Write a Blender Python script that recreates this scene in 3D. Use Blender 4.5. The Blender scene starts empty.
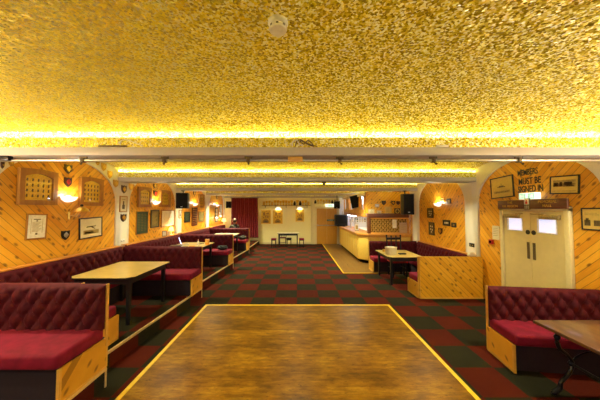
import bpy, bmesh, math, random
from mathutils import Vector, Matrix, Euler
random.seed(7)
SC = bpy.context.scene
COL = SC.collection
PI = math.pi
R = math.radians

# ------------------------------------------------------------------ camera
H = 2.02
PITCH = math.atan(9 / 247)
CP, SP = math.cos(PITCH), math.sin(PITCH)
cam_d = bpy.data.cameras.new('camera')
cam = bpy.data.objects.new('camera', cam_d)
COL.objects.link(cam)
cam.location = (0, 0, H)
cam.rotation_euler = (PI / 2 + PITCH, 0, 0)
cam_d.sensor_width = 36
cam_d.lens = 36 * 247 / 600
cam_d.shift_x = 3 / 600
cam_d.clip_start = .05
SC.camera = cam


def ray(px, py):
    x = (px - 297) / 247
    y = (200 - py) / 247
    return x, CP - y * SP, SP + y * CP


def onx(px, py, X):
    a, b, c = ray(px, py); t = X / a
    return b * t, H + c * t


def ony(px, py, Y):
    a, b, c = ray(px, py); t = Y / b
    return a * t, H + c * t


# ------------------------------------------------------------------ materials
class NT:
    def __init__(s, name):
        s.m = bpy.data.materials.new(name); s.m.use_nodes = True
        s.n = s.m.node_tree.nodes; s.l = s.m.node_tree.links
        s.b = s.n['Principled BSDF']

    def node(s, t, **k):
        n = s.n.new(t)
        for a, v in k.items(): setattr(n, a, v)
        return n

    def link(s, a, b): s.l.new(a, b)

    def setv(s, sock, v):
        if hasattr(v, 'is_output'): s.link(v, sock)
        else: sock.default_value = v

    def math(s, op, a, b=None, c=None):
        n = s.node('ShaderNodeMath', operation=op)
        for i, v in enumerate((a, b, c)):
            if v is not None: s.setv(n.inputs[i], v)
        return n.outputs[0]

    def coord(s): return s.node('ShaderNodeTexCoord').outputs['Object']

    def noise(s, vec, scale, detail=3, rough=.55):
        n = s.node('ShaderNodeTexNoise'); n.inputs['Scale'].default_value = scale
        n.inputs['Detail'].default_value = detail; n.inputs['Roughness'].default_value = rough
        s.link(vec, n.inputs['Vector']); return n.outputs['Fac']

    def ramp(s, fac, stops, interp='LINEAR'):
        n = s.node('ShaderNodeValToRGB'); n.color_ramp.interpolation = interp
        e = n.color_ramp.elements
        while len(e) < len(stops): e.new(.5)
        for i, (p, c) in enumerate(stops):
            e[i].position = p; e[i].color = (*c, 1)
        s.link(fac, n.inputs[0]); return n.outputs[0]

    def mix(s, fac, a, b, mode='MIX'):
        n = s.node('ShaderNodeMix', data_type='RGBA', blend_type=mode)
        s.setv(n.inputs[0], fac)
        for i, v in ((6, a), (7, b)):
            if hasattr(v, 'is_output'): s.link(v, n.inputs[i])
            else: n.inputs[i].default_value = (*v, 1)
        return n.outputs[2]

    def bump(s, h, strength=.3, dist=.01):
        n = s.node('ShaderNodeBump'); n.inputs['Strength'].default_value = strength
        n.inputs['Distance'].default_value = dist
        s.link(h, n.inputs['Height']); s.link(n.outputs[0], s.b.inputs['Normal'])

    def comb(s, x, y, z):
        n = s.node('ShaderNodeCombineXYZ')
        for i, v in enumerate((x, y, z)): s.setv(n.inputs[i], v)
        return n.outputs[0]


def plain(name, col, rough=.5, metal=0, var=.12, scale=30, bump=0, coat=0, sheen=0, emit=None, estr=0, spec=None):
    t = NT(name)
    co = t.coord()
    nz = t.noise(co, scale)
    d = tuple(max(0, c * (1 - var)) for c in col); u = tuple(min(1, c * (1 + var)) for c in col)
    t.link(t.ramp(nz, [(.3, d), (.7, u)]), t.b.inputs['Base Color'])
    t.b.inputs['Roughness'].default_value = rough
    t.b.inputs['Metallic'].default_value = metal
    t.b.inputs['Coat Weight'].default_value = coat
    t.b.inputs['Coat Roughness'].default_value = .08
    if spec is not None: t.b.inputs['Specular IOR Level'].default_value = spec
    if sheen:
        t.b.inputs['Sheen Weight'].default_value = sheen
        t.b.inputs['Sheen Roughness'].default_value = .4
        t.b.inputs['Sheen Tint'].default_value = (1, .25, .3, 1)
    if bump: t.bump(nz, bump)
    if emit:
        t.b.inputs['Emission Color'].default_value = (*emit, 1)
        t.b.inputs['Emission Strength'].default_value = estr
    return t.m


def glitter(name, cell=.013):
    t = NT(name); co = t.coord()

    def vor(sc):
        v = t.node('ShaderNodeTexVoronoi', voronoi_dimensions='3D'); v.inputs['Scale'].default_value = sc
        t.link(co, v.inputs['Vector']); return v.outputs['Color']
    c1 = vor(1 / cell)
    sep = t.node('ShaderNodeSeparateColor'); t.link(c1, sep.inputs[0])
    col = t.ramp(sep.outputs[0], [(0, (.32, .24, .003)), (.35, (.70, .57, .010)), (.62, (.92, .79, .05)), (.8, (1, .96, .42)), (1, (1, 1, .85))])  # dark to near-white cells paint the sparkle into the flake colour
    t.link(col, t.b.inputs['Base Color'])
    t.b.inputs['Metallic'].default_value = .5
    t.b.inputs['Roughness'].default_value = .5
    sub = t.node('ShaderNodeVectorMath', operation='SUBTRACT'); t.link(c1, sub.inputs[0]); sub.inputs[1].default_value = (.5, .5, .5)
    scl = t.node('ShaderNodeVectorMath', operation='SCALE'); t.link(sub.outputs[0], scl.inputs[0]); scl.inputs['Scale'].default_value = 1.0
    geo = t.node('ShaderNodeNewGeometry')
    add = t.node('ShaderNodeVectorMath', operation='ADD'); t.link(geo.outputs['Normal'], add.inputs[0]); t.link(scl.outputs[0], add.inputs[1])
    nrm = t.node('ShaderNodeVectorMath', operation='NORMALIZE'); t.link(add.outputs[0], nrm.inputs[0])
    t.link(nrm.outputs[0], t.b.inputs['Normal'])
    return t.m


def planks(name, width=.09, chevron=True, base=((.72, .29, .012), (.82, .38, .020), (.90, .47, .042)), rough=.42):
    """diagonal pine boards; local x (or y) runs along the panel and z up"""
    t = NT(name)
    sp = t.node('ShaderNodeSeparateXYZ'); t.link(t.coord(), sp.inputs[0])
    h = t.math('ADD', sp.outputs[0], sp.outputs[1])
    if chevron: h = t.math('ABSOLUTE', h)
    s = t.math('DIVIDE', t.math('SUBTRACT', sp.outputs[2], h), 1.4142 * width)
    tt = t.math('DIVIDE', t.math('ADD', sp.outputs[2], h), 1.4142)
    idx = t.math('FLOOR', s); fr = t.math('SUBTRACT', s, idx)
    wn = t.node('ShaderNodeTexWhiteNoise', noise_dimensions='1D'); t.link(idx, wn.inputs['W'])
    grain = t.noise(t.comb(t.math('MULTIPLY', s, 2.2), t.math('MULTIPLY', tt, 1.6), t.math('MULTIPLY', idx, 3.7)), 3.0, 4)
    tone = t.math('ADD', t.math('MULTIPLY', wn.outputs['Value'], .45), t.math('MULTIPLY', grain, .55))
    c = t.ramp(tone, [(.2, base[0]), (.5, base[1]), (.8, base[2])])
    v = t.node('ShaderNodeTexVoronoi', voronoi_dimensions='2D'); v.inputs['Scale'].default_value = 1.0
    t.link(t.comb(t.math('MULTIPLY', s, 8.3 * width), t.math('MULTIPLY', tt, 4.2), 0), v.inputs['Vector'])
    kn = t.ramp(v.outputs['Distance'], [(.08, (1, 1, 1)), (.2, (0, 0, 0))])
    sc = t.node('ShaderNodeSeparateColor'); t.link(v.outputs['Color'], sc.inputs[0])
    km = t.math('MULTIPLY', kn, t.math('GREATER_THAN', sc.outputs[0], .45))
    c = t.mix(t.math('MULTIPLY', km, .75), c, (.16, .05, .008))
    g = t.math('LESS_THAN', t.math('MINIMUM', fr, t.math('SUBTRACT', 1, fr)), .045)
    c = t.mix(t.math('MULTIPLY', g, .6), c, (.16, .055, .006))
    t.link(c, t.b.inputs['Base Color'])
    t.b.inputs['Roughness'].default_value = rough
    t.b.inputs['Coat Weight'].default_value = .15
    t.bump(t.math('SUBTRACT', 1, g), .4, .004)
    return t.m


def carpet(name):
    t = NT(name)
    sp = t.node('ShaderNodeSeparateXYZ'); t.link(t.coord(), sp.inputs[0])
    e = .0007
    a = t.math('FLOOR', t.math('DIVIDE', t.math('ADD', sp.outputs[0], e), .5))
    b = t.math('FLOOR', t.math('DIVIDE', t.math('SUBTRACT', sp.outputs[1], 5.225), .5))
    zz = t.math('FLOOR', t.math('DIVIDE', t.math('ADD', sp.outputs[2], .3), .5))
    m = t.math('FLOORED_MODULO', t.math('ADD', t.math('ADD', a, b), zz), 2)
    co = t.coord()
    nz = t.noise(co, 260, 2); nl = t.noise(co, 5, 4)
    red = t.ramp(nz, [(.3, (.058, .007, .003)), (.7, (.115, .015, .006))])
    grn = t.ramp(nz, [(.3, (.014, .014, .007)), (.7, (.034, .030, .013))])
    c = t.mix(m, grn, red)
    wn = t.node('ShaderNodeTexWhiteNoise', noise_dimensions='2D')
    t.link(t.comb(a, b, 0), wn.inputs['Vector'])
    k = t.math('ADD', .72, t.math('ADD', t.math('MULTIPLY', nl, .4), t.math('MULTIPLY', wn.outputs['Value'], .18)))
    c = t.mix(1.0, c, t.comb(k, k, k), 'MULTIPLY')
    t.link(c, t.b.inputs['Base Color'])
    t.b.inputs['Roughness'].default_value = .95
    t.b.inputs['Specular IOR Level'].default_value = .1
    t.bump(nz, .5, .006)
    return t.m


def dancewood(name, cols, w=.11, rough=.33, across=True):
    t = NT(name); co = t.coord()
    sp = t.node('ShaderNodeSeparateXYZ'); t.link(co, sp.inputs[0])
    u, v = (sp.outputs[1], sp.outputs[0]) if across else (sp.outputs[0], sp.outputs[1])
    s = t.math('DIVIDE', u, w); idx = t.math('FLOOR', s); fr = t.math('SUBTRACT', s, idx)
    wn = t.node('ShaderNodeTexWhiteNoise', noise_dimensions='1D'); t.link(idx, wn.inputs['W'])
    gr = t.noise(t.comb(t.math('MULTIPLY', v, 1.9), t.math('MULTIPLY', u, 8), 0), 2.4, 8, .7)
    patch = t.noise(t.comb(t.math('MULTIPLY', v, 1.0), t.math('MULTIPLY', u, 1.7), 3), 1.8, 8, .68)
    tone = t.math('ADD', t.math('MULTIPLY', gr, .44), t.math('ADD', t.math('MULTIPLY', patch, .48), t.math('MULTIPLY', wn.outputs['Value'], .07)))
    c = t.ramp(tone, cols)
    sc = t.noise(t.comb(t.math('MULTIPLY', v, 2.5), t.math('MULTIPLY', u, 6), 9), 4.0, 6, .75)
    c = t.mix(t.math('MULTIPLY', t.math('GREATER_THAN', sc, .60), .55), c, (.055, .022, .005))
    g = t.math('LESS_THAN', fr, .02)
    c = t.mix(t.math('MULTIPLY', g, .5), c, (.05, .02, .004))
    t.link(c, t.b.inputs['Base Color'])
    t.b.inputs['Specular IOR Level'].default_value = .14
    t.link(t.math('ADD', rough - .12, t.math('MULTIPLY', patch, .3)), t.b.inputs['Roughness'])
    t.bump(gr, .12, .003)
    return t.m


def streak(name, c0, c1, axis=0, scale=6, rough=.4, coat=.1):
    t = NT(name)
    mp = t.node('ShaderNodeMapping'); t.link(t.coord(), mp.inputs['Vector'])
    sc = [scale * 5] * 3; sc[axis] = scale * .5; mp.inputs['Scale'].default_value = sc
    nz = t.noise(mp.outputs[0], 1.0, 4)
    t.link(t.ramp(nz, [(.3, c0), (.7, c1)]), t.b.inputs['Base Color'])
    t.b.inputs['Roughness'].default_value = rough; t.b.inputs['Coat Weight'].default_value = coat
    return t.m


def glass(name, tint=(1, 1, 1), rough=.03, refl=1.0):
    t = NT(name); t.n.remove(t.b)
    out = t.n['Material Output']
    tr = t.node('ShaderNodeBsdfTransparent'); tr.inputs[0].default_value = (*tint, 1)
    gl = t.node('ShaderNodeBsdfGlossy'); gl.inputs['Roughness'].default_value = rough
    lw = t.node('ShaderNodeLayerWeight'); lw.inputs['Blend'].default_value = .5
    nz = t.noise(t.coord(), 2.0)
    f = t.math('ADD', .045, t.math('MULTIPLY', t.math('POWER', lw.outputs['Facing'], 5), t.math('ADD', .75 * refl, t.math('MULTIPLY', nz, .2))))
    mx = t.node('ShaderNodeMixShader'); t.link(f, mx.inputs[0]); t.link(tr.outputs[0], mx.inputs[1]); t.link(gl.outputs[0], mx.inputs[2])
    t.link(mx.outputs[0], out.inputs['Surface'])
    return t.m


def emit(name, col, strength):
    return plain(name, (.8, .8, .8), .4, emit=col, estr=strength)


M = {}
M['gold'] = glitter('gold_glitter')
M['goldband'] = plain('gold_board', (.62, .36, .02), .38, .35, var=.3, scale=90)
M['plaster'] = plain('painted_plaster', (.84, .79, .66), .8, var=.04, scale=60, bump=.25)
M['beam'] = plain('painted_beam', (.46, .42, .37), .45, var=.03, scale=12)
M['trimgrey'] = plain('arch_trim', (.42, .30, .2), .5)
M['farwall'] = plain('cream_wall', (.90, .80, .40), .8, var=.03, scale=20, bump=.1)
M['pine'] = planks('chevron_pine')
M['pine_s'] = planks('slanted_pine', .085, False, ((.74, .36, .014), (.82, .43, .022), (.88, .50, .04)))
M['pine_r'] = planks('raw_pine', .9, False, ((.70, .33, .022), (.80, .40, .035), (.86, .46, .05)))
M['carpet'] = carpet('checked_carpet')
M['dance'] = dancewood('worn_dance_boards', [(.34, (.07, .028, .003)), (.45, (.17, .072, .005)), (.54, (.29, .135, .008)), (.61, (.42, .22, .012)), (.70, (.60, .36, .04))])
M['barfloor'] = dancewood('bar_strip_boards', [(.3, (.14, .07, .018)), (.5, (.20, .105, .03)), (.7, (.26, .14, .04))], .1, .3, False)
M['tape'] = plain('yellow_edge', (.90, .58, .02), .45, var=.15, scale=15)
M['nosing'] = plain('brass_nosing', (.80, .60, .26), .35, .3, var=.15)
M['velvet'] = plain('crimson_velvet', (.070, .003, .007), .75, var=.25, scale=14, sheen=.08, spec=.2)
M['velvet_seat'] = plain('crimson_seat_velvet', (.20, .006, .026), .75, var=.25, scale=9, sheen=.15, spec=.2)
M['kick'] = plain('dark_kick_fabric', (.022, .010, .016), .8)
M['postwood'] = plain('golden_edge_wood', (.76, .42, .07), .4, var=.15, scale=9, coat=.1)
M['ledgewood'] = streak('ledge_wood', (.55, .2, .025), (.72, .3, .05), 0)
M['casewood'] = streak('brown_case_wood', (.33, .13, .016), (.44, .19, .026), 2, 6, .5, 0)
M['darkwood'] = streak('dark_sign_wood', (.10, .026, .010), (.15, .042, .016), 0)
M['tabletop'] = plain('beige_table_laminate', (.58, .41, .12), .3, var=.1, scale=7, coat=.2)
M['tabletop_pale'] = plain('pale_table_laminate', (.72, .62, .42), .3, var=.06)
M['tabledark'] = streak('worn_dark_tabletop', (.075, .030, .014), (.16, .068, .03), 1, 5, .3, .5)
M['black'] = plain('black_paint', (.010, .009, .010), .4)
M['iron'] = plain('cast_iron', (.014, .013, .016), .32, .5, var=.3)
M['blackcloth'] = plain('black_cloth', (.012, .011, .011), .9)
M['screen'] = plain('dark_screen', (.012, .012, .014), .12, coat=.4)
M['grille'] = plain('speaker_grille', (.012, .011, .010), .9, var=.4, scale=200, spec=.1)
M['white'] = plain('white_gloss', (.85, .84, .80), .35)
M['chrome'] = plain('brushed_metal', (.55, .53, .5), .3, 1)
M['brass'] = plain('brass', (.75, .48, .10), .28, 1)
M['goldpaint'] = plain('gold_backboard', (.80, .50, .05), .45, .25, var=.08)
M['paper'] = plain('cream_paper', (.80, .69, .45), .6, var=.06, coat=.4)
M['paperwhite'] = plain('white_paper', (.86, .82, .72), .6, coat=.4)
M['paperyellow'] = plain('aged_yellow_paper', (.68, .48, .12), .6, var=.08, coat=.3)
M['sepia'] = plain('sepia_ink', (.13, .085, .03), .6, var=.4, scale=60)
M['sepia_mid'] = plain('pale_sepia_ink', (.42, .29, .09), .6, var=.3, scale=40)
M['greenboard'] = plain('green_honour_board', (.02, .055, .035), .4, var=.1)
M['olive'] = plain('olive_print', (.25, .21, .06), .5, var=.2, coat=.4)
M['shieldwood'] = plain('shield_wood', (.07, .025, .01), .35, var=.3)
M['shieldgold'] = plain('gilded_shield', (.62, .36, .06), .4, .3, var=.2, scale=25)
M['red'] = plain('signal_red', (.48, .02, .015), .45)
M['door_paint'] = plain('cream_door_paint', (.74, .60, .27), .38, var=.04, scale=8)
M['doorframe'] = plain('cream_frame_paint', (.78, .66, .34), .4, var=.04)
M['oakdoor'] = streak('veneered_door', (.55, .26, .022), (.63, .32, .035), 2)
M['curtain'] = plain('crimson_curtain', (.20, .008, .012), .85, var=.2, scale=10, sheen=.3)
M['padding'] = plain('cream_vinyl', (.80, .55, .10), .4, var=.06, coat=.1)
M['barwood'] = streak('bar_top_wood', (.60, .26, .035), (.72, .34, .06), 1)
M['lattice'] = plain('lattice_wood', (.66, .40, .10), .5, var=.1)
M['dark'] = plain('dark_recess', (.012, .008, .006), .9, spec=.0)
M['barwhite'] = plain('white_backbar', (.80, .82, .90), .4, var=.03)
M['mirror'] = plain('bar_mirror', (.70, .76, .82), .08, 1, var=.03)
M['exitgreen'] = emit('exit_green', (.0, .62, .32), .28)
M['exitwhite'] = emit('exit_white', (.85, 1, .95), .40)
M['green'] = plain('safety_green', (.01, .16, .07), .4)
M['daypane'] = emit('daylit_pane', (.62, .66, 1.0), .32)
M['laptop_screen'] = emit('laptop_screen', (.35, .45, 1), 1.6)
M['led'] = emit('led_strip', (1, .97, .76), 35)
M['sconce'] = plain('white_ceramic', (.9, .86, .78), .4, emit=(1, .92, .80), estr=.45)
M['lampshade'] = plain('orange_lampshade', (.85, .45, .1), .7, emit=(1, .55, .12), estr=1.6)
M['bulb'] = emit('warm_bulb', (1, .75, .42), 12)
M['tube'] = emit('cool_tube', (.66, .74, 1), 14)
M['skin'] = plain('skin', (.55, .27, .16), .55, var=.08)
M['hair'] = plain('brown_hair', (.07, .035, .015), .6, var=.4, scale=60)
M['jacket'] = plain('dark_olive_jacket', (.035, .03, .018), .85)
M['trousers'] = plain('dark_trousers', (.02, .02, .03), .85)
M['orange'] = plain('orange_card', (.80, .30, .02), .5)
M['bottleglass'] = plain('green_glass', (.05, .14, .05), .1, coat=.5)
M['bottlebrown'] = plain('brown_glass', (.16, .06, .015), .1, coat=.5)
M['bottleclear'] = plain('pale_glass', (.65, .62, .55), .1, coat=.5)
M['pink'] = plain('pink_wrap', (.62, .26, .2), .6)
M['glass'] = glass('pane_glass')
M['wicker'] = streak('pale_wicker', (.50, .40, .22), (.74, .62, .40), 2, 20)
M['pinksheet'] = plain('pinkish_sheet', (.50, .34, .22), .5)
M['gilt_a'] = plain('gilt_poster', (.62, .36, .02), .4, .2, var=.4, scale=22)
M['gilt_b'] = plain('bronze_print', (.30, .15, .012), .5, var=.4, scale=30)


# ------------------------------------------------------------------ mesh builder
class MB:
    def __init__(s): s.bm = bmesh.new(); s.mi = 0

    def _own(s, verts):
        for f in {f for v in verts for f in v.link_faces}: f.material_index = s.mi

    def box(s, x0, x1, y0, y1, z0, z1, bev=0, seg=2, rot=None, piv=None):
        r = bmesh.ops.create_cube(s.bm, size=1)
        vs = r['verts']
        for v in vs:
            v.co = Vector(((x0 + x1) / 2 + v.co.x * (x1 - x0), (y0 + y1) / 2 + v.co.y * (y1 - y0), (z0 + z1) / 2 + v.co.z * (z1 - z0)))
        if rot:
            p = Vector(piv or ((x0 + x1) / 2, (y0 + y1) / 2, (z0 + z1) / 2)); m = Euler(rot).to_matrix()
            for v in vs: v.co = m @ (v.co - p) + p
        s._own(vs)
        if bev:
            es = list({e for v in vs for e in v.link_edges})
            b = bmesh.ops.bevel(s.bm, geom=es, offset=bev, segments=seg, affect='EDGES', profile=.5)
            for f in b['faces']: f.material_index = s.mi
        return s

    def cyl(s, p0, p1, r0, r1=None, n=12):
        r1 = r0 if r1 is None else r1
        p0, p1 = Vector(p0), Vector(p1); d = p1 - p0
        r = bmesh.ops.create_cone(s.bm, cap_ends=True, segments=n, radius1=r0, radius2=max(r1, 1e-4), depth=d.length)
        m = Matrix.Translation((p0 + p1) / 2) @ Vector((0, 0, 1)).rotation_difference(d).to_matrix().to_4x4()
        for v in r['verts']: v.co = m @ v.co
        s._own(r['verts']); return s

    def ball(s, c, r, sc=(1, 1, 1), n=16):
        q = bmesh.ops.create_uvsphere(s.bm, u_segments=n, v_segments=max(6, n * 2 // 3), radius=r)
        for v in q['verts']: v.co = Vector((c[0] + v.co.x * sc[0], c[1] + v.co.y * sc[1], c[2] + v.co.z * sc[2]))
        s._own(q['verts']); return s

    def lathe(s, prof, c=(0, 0, 0), n=16, a0=0, a1=2 * PI, scy=1):
        full = abs(a1 - a0 - 2 * PI) < 1e-6; m = n if full else n + 1
        rings = []
        for r, z in prof:
            rings.append([s.bm.verts.new((c[0] + r * math.cos(a0 + (a1 - a0) * i / n), c[1] + scy * r * math.sin(a0 + (a1 - a0) * i / n), c[2] + z)) for i in range(m)])
        for a, b in zip(rings, rings[1:]):
            for i in range(n):
                j = (i + 1) % m
                try: s.bm.faces.new((a[i], a[j], b[j], b[i])).material_index = s.mi
                except ValueError: pass
        return s

    def tube(s, pts, r, n=8):
        pts = [Vector(p) for p in pts]; rings = []
        for i, p in enumerate(pts):
            d = (pts[min(i + 1, len(pts) - 1)] - pts[max(i - 1, 0)]).normalized()
            q = Vector((0, 0, 1)).rotation_difference(d)
            rr = r[i] if isinstance(r, (list, tuple)) else r
            rings.append([s.bm.verts.new(p + q @ Vector((rr * math.cos(2 * PI * k / n), rr * math.sin(2 * PI * k / n), 0))) for k in range(n)])
        for a, b in zip(rings, rings[1:]):
            for i in range(n): s.bm.faces.new((a[i], a[(i + 1) % n], b[(i + 1) % n], b[i])).material_index = s.mi
        s.bm.faces.new(rings[0][::-1]).material_index = s.mi
        s.bm.faces.new(rings[-1]).material_index = s.mi
        return s

    def prism(s, poly, lo, hi, axis='y'):
        """poly in the plane across `axis`, extruded from lo to hi"""
        def P(a, b, t): return {'y': (a, t, b), 'x': (t, a, b), 'z': (a, b, t)}[axis]
        A = [s.bm.verts.new(P(a, b, lo)) for a, b in poly]; B = [s.bm.verts.new(P(a, b, hi)) for a, b in poly]
        fs = [s.bm.faces.new(A), s.bm.faces.new(B[::-1])]
        n = len(poly)
        for i in range(n): fs.append(s.bm.faces.new((A[i], B[i], B[(i + 1) % n], A[(i + 1) % n])))
        for f in fs: f.material_index = s.mi
        return s

    def quad(s, *ps):
        s.bm.faces.new([s.bm.verts.new(p) for p in ps]).material_index = s.mi; return s

    def build(s, name, mats, parent=None, loc=(0, 0, 0), rz=0, ang=35, rot=None):
        bm = s.bm
        bmesh.ops.recalc_face_normals(bm, faces=bm.faces)
        for f in bm.faces: f.smooth = True
        for e in bm.edges:
            if len(e.link_faces) == 2 and e.calc_face_angle(0) > R(ang): e.smooth = False
        me = bpy.data.meshes.new(name); bm.to_mesh(me); bm.free()
        for m in (mats if isinstance(mats, (list, tuple)) else [mats]): me.materials.append(m)
        o = bpy.data.objects.new(name, me); COL.objects.link(o)
        o.location = loc; o.rotation_euler = rot or (0, 0, rz)
        if parent: o.parent = parent
        return o


def tag(o, label=None, cat=None, group=None, kind=None):
    if label: o['label'] = label
    if cat: o['category'] = cat
    if group: o['group'] = group
    if kind: o['kind'] = kind
    return o


def thing(name, label, cat, loc=(0, 0, 0), rz=0, group=None, rot=None):
    o = bpy.data.objects.new(name, None); COL.objects.link(o)
    o.location = loc; o.rotation_euler = rot or (0, 0, rz); o.empty_display_size = .1
    return tag(o, label, cat, group)


def copy_tree(o, parent=None):
    c = o.copy(); COL.objects.link(c)
    if parent: c.parent = parent
    for ch in list(o.children): copy_tree(ch, c)
    return c


def text(s, size, mat, parent, loc, name='lettering', depth=.002, rot=(PI / 2, 0, 0), sx=1.0, weight=0):
    cu = bpy.data.curves.new(name, 'FONT'); cu.body = s; cu.size = size; cu.extrude = depth; cu.align_x = 'CENTER'; cu.align_y = 'CENTER'
    cu.offset = weight
    t = bpy.data.objects.new(name, cu); COL.objects.link(t)
    dg = bpy.context.evaluated_depsgraph_get()
    me = bpy.data.meshes.new_from_object(t.evaluated_get(dg))
    COL.objects.unlink(t); bpy.data.objects.remove(t)
    me.materials.clear(); me.materials.append(mat)
    o = bpy.data.objects.new(name, me); COL.objects.link(o)
    o.location = loc; o.rotation_euler = rot; o.scale = (sx, 1, 1); o.parent = parent
    return o


# ------------------------------------------------------------------ the setting
W = 4.24          # half width, timber face
WP = 4.20         # plaster face, 4 cm proud of the timber
FAR = 14.34
BACK = -3.2
BAY = 2.82
BEAMS = [.13 + BAY * i for i in range(-1, 5)]      # front faces: -2.69 .13 2.95 5.77 8.59 11.41
BD = .40
ZB, ZT = 2.665, 2.765
CROWN = 3.10

m = MB(); m.quad((-W - .1, BACK, 0), (W + .1, BACK, 0), (W + .1, FAR, 0), (-W - .1, FAR, 0))
tag(m.build('floor', M['carpet']), kind='structure')

# dance floor and its yellow border, the boards along the bar
m = MB(); m.box(-1.885, 1.905, -2.6, 5.235, .001, .012)
dance = tag(m.build('floor_dance_boards', M['dance']), kind='structure')
m = MB()
m.box(-1.915, -1.865, -2.6, 5.235, .002, .017); m.box(1.885, 1.935, -2.6, 5.235, .002, .017); m.box(-1.915, 1.935, 5.215, 5.262, .002, .017)
m.build('edge_strip', M['tape'], dance)
m = MB(); m.box(1.47, W, 7.85, FAR, .001, .010)
barfl = tag(m.build('floor_bar_boards', M['barfloor']), kind='structure')
m = MB(); m.box(1.445, 1.48, 7.85, FAR, .002, .014); m.box(1.445, 2.6, 7.83, 7.86, .002, .014)
m.build('edge_strip', M['tape'], barfl)

# raised platform with a saw-toothed front
DIV = [2.88, 5.72, 8.50, 11.30]       # bench-back planes of the booths
PH = .21
front = [(-2.18, BACK)]
for i, d in enumerate(DIV):
    front += [(-2.18, d), (-2.18 - (.24 if i < 3 else .08), d)]
front += [(-2.18, FAR)]
poly = front + [(-W - .05, FAR), (-W - .05, BACK)]
m = MB(); m.prism(poly, .0, PH, 'z')
plat = tag(m.build('floor_platform', M['carpet']), kind='structure')
m = MB()
for (ax, ay), (bx, by) in zip(front, front[1:]):
    d = Vector((bx - ax, by - ay, 0)); L = d.length; a = math.atan2(d.y, d.x)
    c = Vector(((ax + bx) / 2, (ay + by) / 2, PH - .006))
    m.box(c.x - L / 2, c.x + L / 2, c.y - .012, c.y + .012, c.z - .016, c.z + .016, rot=(0, 0, a))
    if abs(d.y) < .01: m.box(ax - .006, ax + .008, ay - .012, ay + .012, 0, PH)
m.build('step_nosing', M['nosing'], plat)


def arch_z(u, a=1.19, zc=2.18, b=.80):
    return zc + b * math.sqrt(max(0, 1 - (u / a) ** 2))


# side walls: plaster with arched openings over chevron boards
for side, nm in ((-1, 'wall_left'), (1, 'wall_right')):
    m = MB(); xp, xw = side * WP, side * W
    m.quad((xp, BACK, 0), (xp, .33 - .25, 0), (xp, .33 - .25, 3.2), (xp, BACK, 3.2))
    N = 28
    for k in range(5):
        yc = 1.74 + BAY * k; y0, y1 = yc - BAY / 2, yc + BAY / 2
        if k == 0: y0 = .08
        us = [-1.19 * math.cos(PI * i / N) for i in range(N + 1)]
        for sgn, ya, yb in ((-1, y0, yc - 1.19), (1, yc + 1.19, min(y1, FAR))):
            m.quad((xp, ya, 0), (xp, yb, 0), (xp, yb, 3.2), (xp, ya, 3.2))
        for e in (-1.19, 1.19): m.quad((xp, yc + e, 0), (xw + side * .02, yc + e, 0), (xw + side * .02, yc + e, 2.18), (xp, yc + e, 2.18))
        for i in range(N):
            u, v = us[i], us[i + 1]
            m.quad((xp, yc + u, arch_z(u)), (xp, yc + v, arch_z(v)), (xp, yc + v, 3.2), (xp, yc + u, 3.2))
            m.quad((xp, yc + u, arch_z(u)), (xp, yc + v, arch_z(v)), (xw + side * .02, yc + v, arch_z(v)), (xw + side * .02, yc + u, arch_z(u)))
    bmesh.ops.remove_doubles(m.bm, verts=m.bm.verts, dist=1e-4)
    wall = tag(m.build(nm, M['plaster']), kind='structure')
    for k in range(5):
        yc = 1.74 + BAY * k
        p = MB(); p.box(-1.30, 1.30, 0, .05, 0, 3.05)
        p.build('timber_panel', M['pine'], wall, (xw, yc, 0), -side * PI / 2)
    # far return of the wall
for nm, yy in (('wall_back', FAR), ('wall_front', BACK)):
    m = MB(); m.box(-W - .1, W + .1, yy, yy + (.1 if yy > 0 else -.1), 0, 3.3)
    tag(m.build(nm, M['farwall']), kind='structure')
m = MB(); m.box(-2.2, .98, FAR - .02, FAR, 0, .12, .004)
tag(m.build('baseboard_back', M['doorframe']), kind='structure')

# vaulted gold ceiling, one curve between each pair of beams
m = MB(); NV = 20
for b0 in BEAMS:
    ya, yb = b0 + BD - .18, min(b0 + BAY + .20, FAR)
    prev = None
    for i in range(NV + 1):
        a = PI * i / NV; y = (ya + yb) / 2 - (yb - ya) / 2 * math.cos(a); z = 2.80 + (CROWN - 2.80) * math.sin(a)
        if prev: m.quad((-W, prev[0], prev[1]), (W, prev[0], prev[1]), (W, y, z), (-W, y, z))
        prev = (y, z)
    m.quad((-W, ya, 2.72), (W, ya, 2.72), (W, ya, 2.8), (-W, ya, 2.8)); m.quad((-W, yb, 2.72), (W, yb, 2.72), (W, yb, 2.8), (-W, yb, 2.8))
bmesh.ops.remove_doubles(m.bm, verts=m.bm.verts, dist=1e-4)
ceil = tag(m.build('ceiling', M['gold'], ang=60), kind='structure')
m = MB(); m.box(-W - .1, W + .1, BACK - .1, FAR + .1, 3.25, 3.35)
m.build('ceiling_slab', M['plaster'], ceil)

for i, b0 in enumerate(BEAMS[1:] + [FAR - .12]):
    last = i == 5
    m = MB()
    d = .12 if last else BD
    m.box(-W, W, b0, b0 + d, ZB, ZT, .006)
    tr = tag(m.build('trim_%d' % (i + 1), M['beam']), kind='structure')
    m = MB(); m.box(-W, W, b0 + .004, b0 + .016, ZT - .002, 2.885)
    m.build('gold_pelmet', M['gold'], tr)
    m = MB(); m.box(-W + .02, W - .02, b0 + .022, b0 + .036, 2.80, 2.815)
    m.build('led_strip', M['led'], tr)
    if not last:
        m = MB(); m.box(-W + .02, W - .02, b0 + d - .036, b0 + d - .022, 2.80, 2.815); m.build('led_strip', M['led'], tr)  # rear strip added out of view to brighten the vault
        m = MB(); m.box(-W, W, b0 + d - .016, b0 + d - .004, ZT - .002, 2.885)
        m.build('gold_pelmet', M['gold'], tr)

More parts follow.
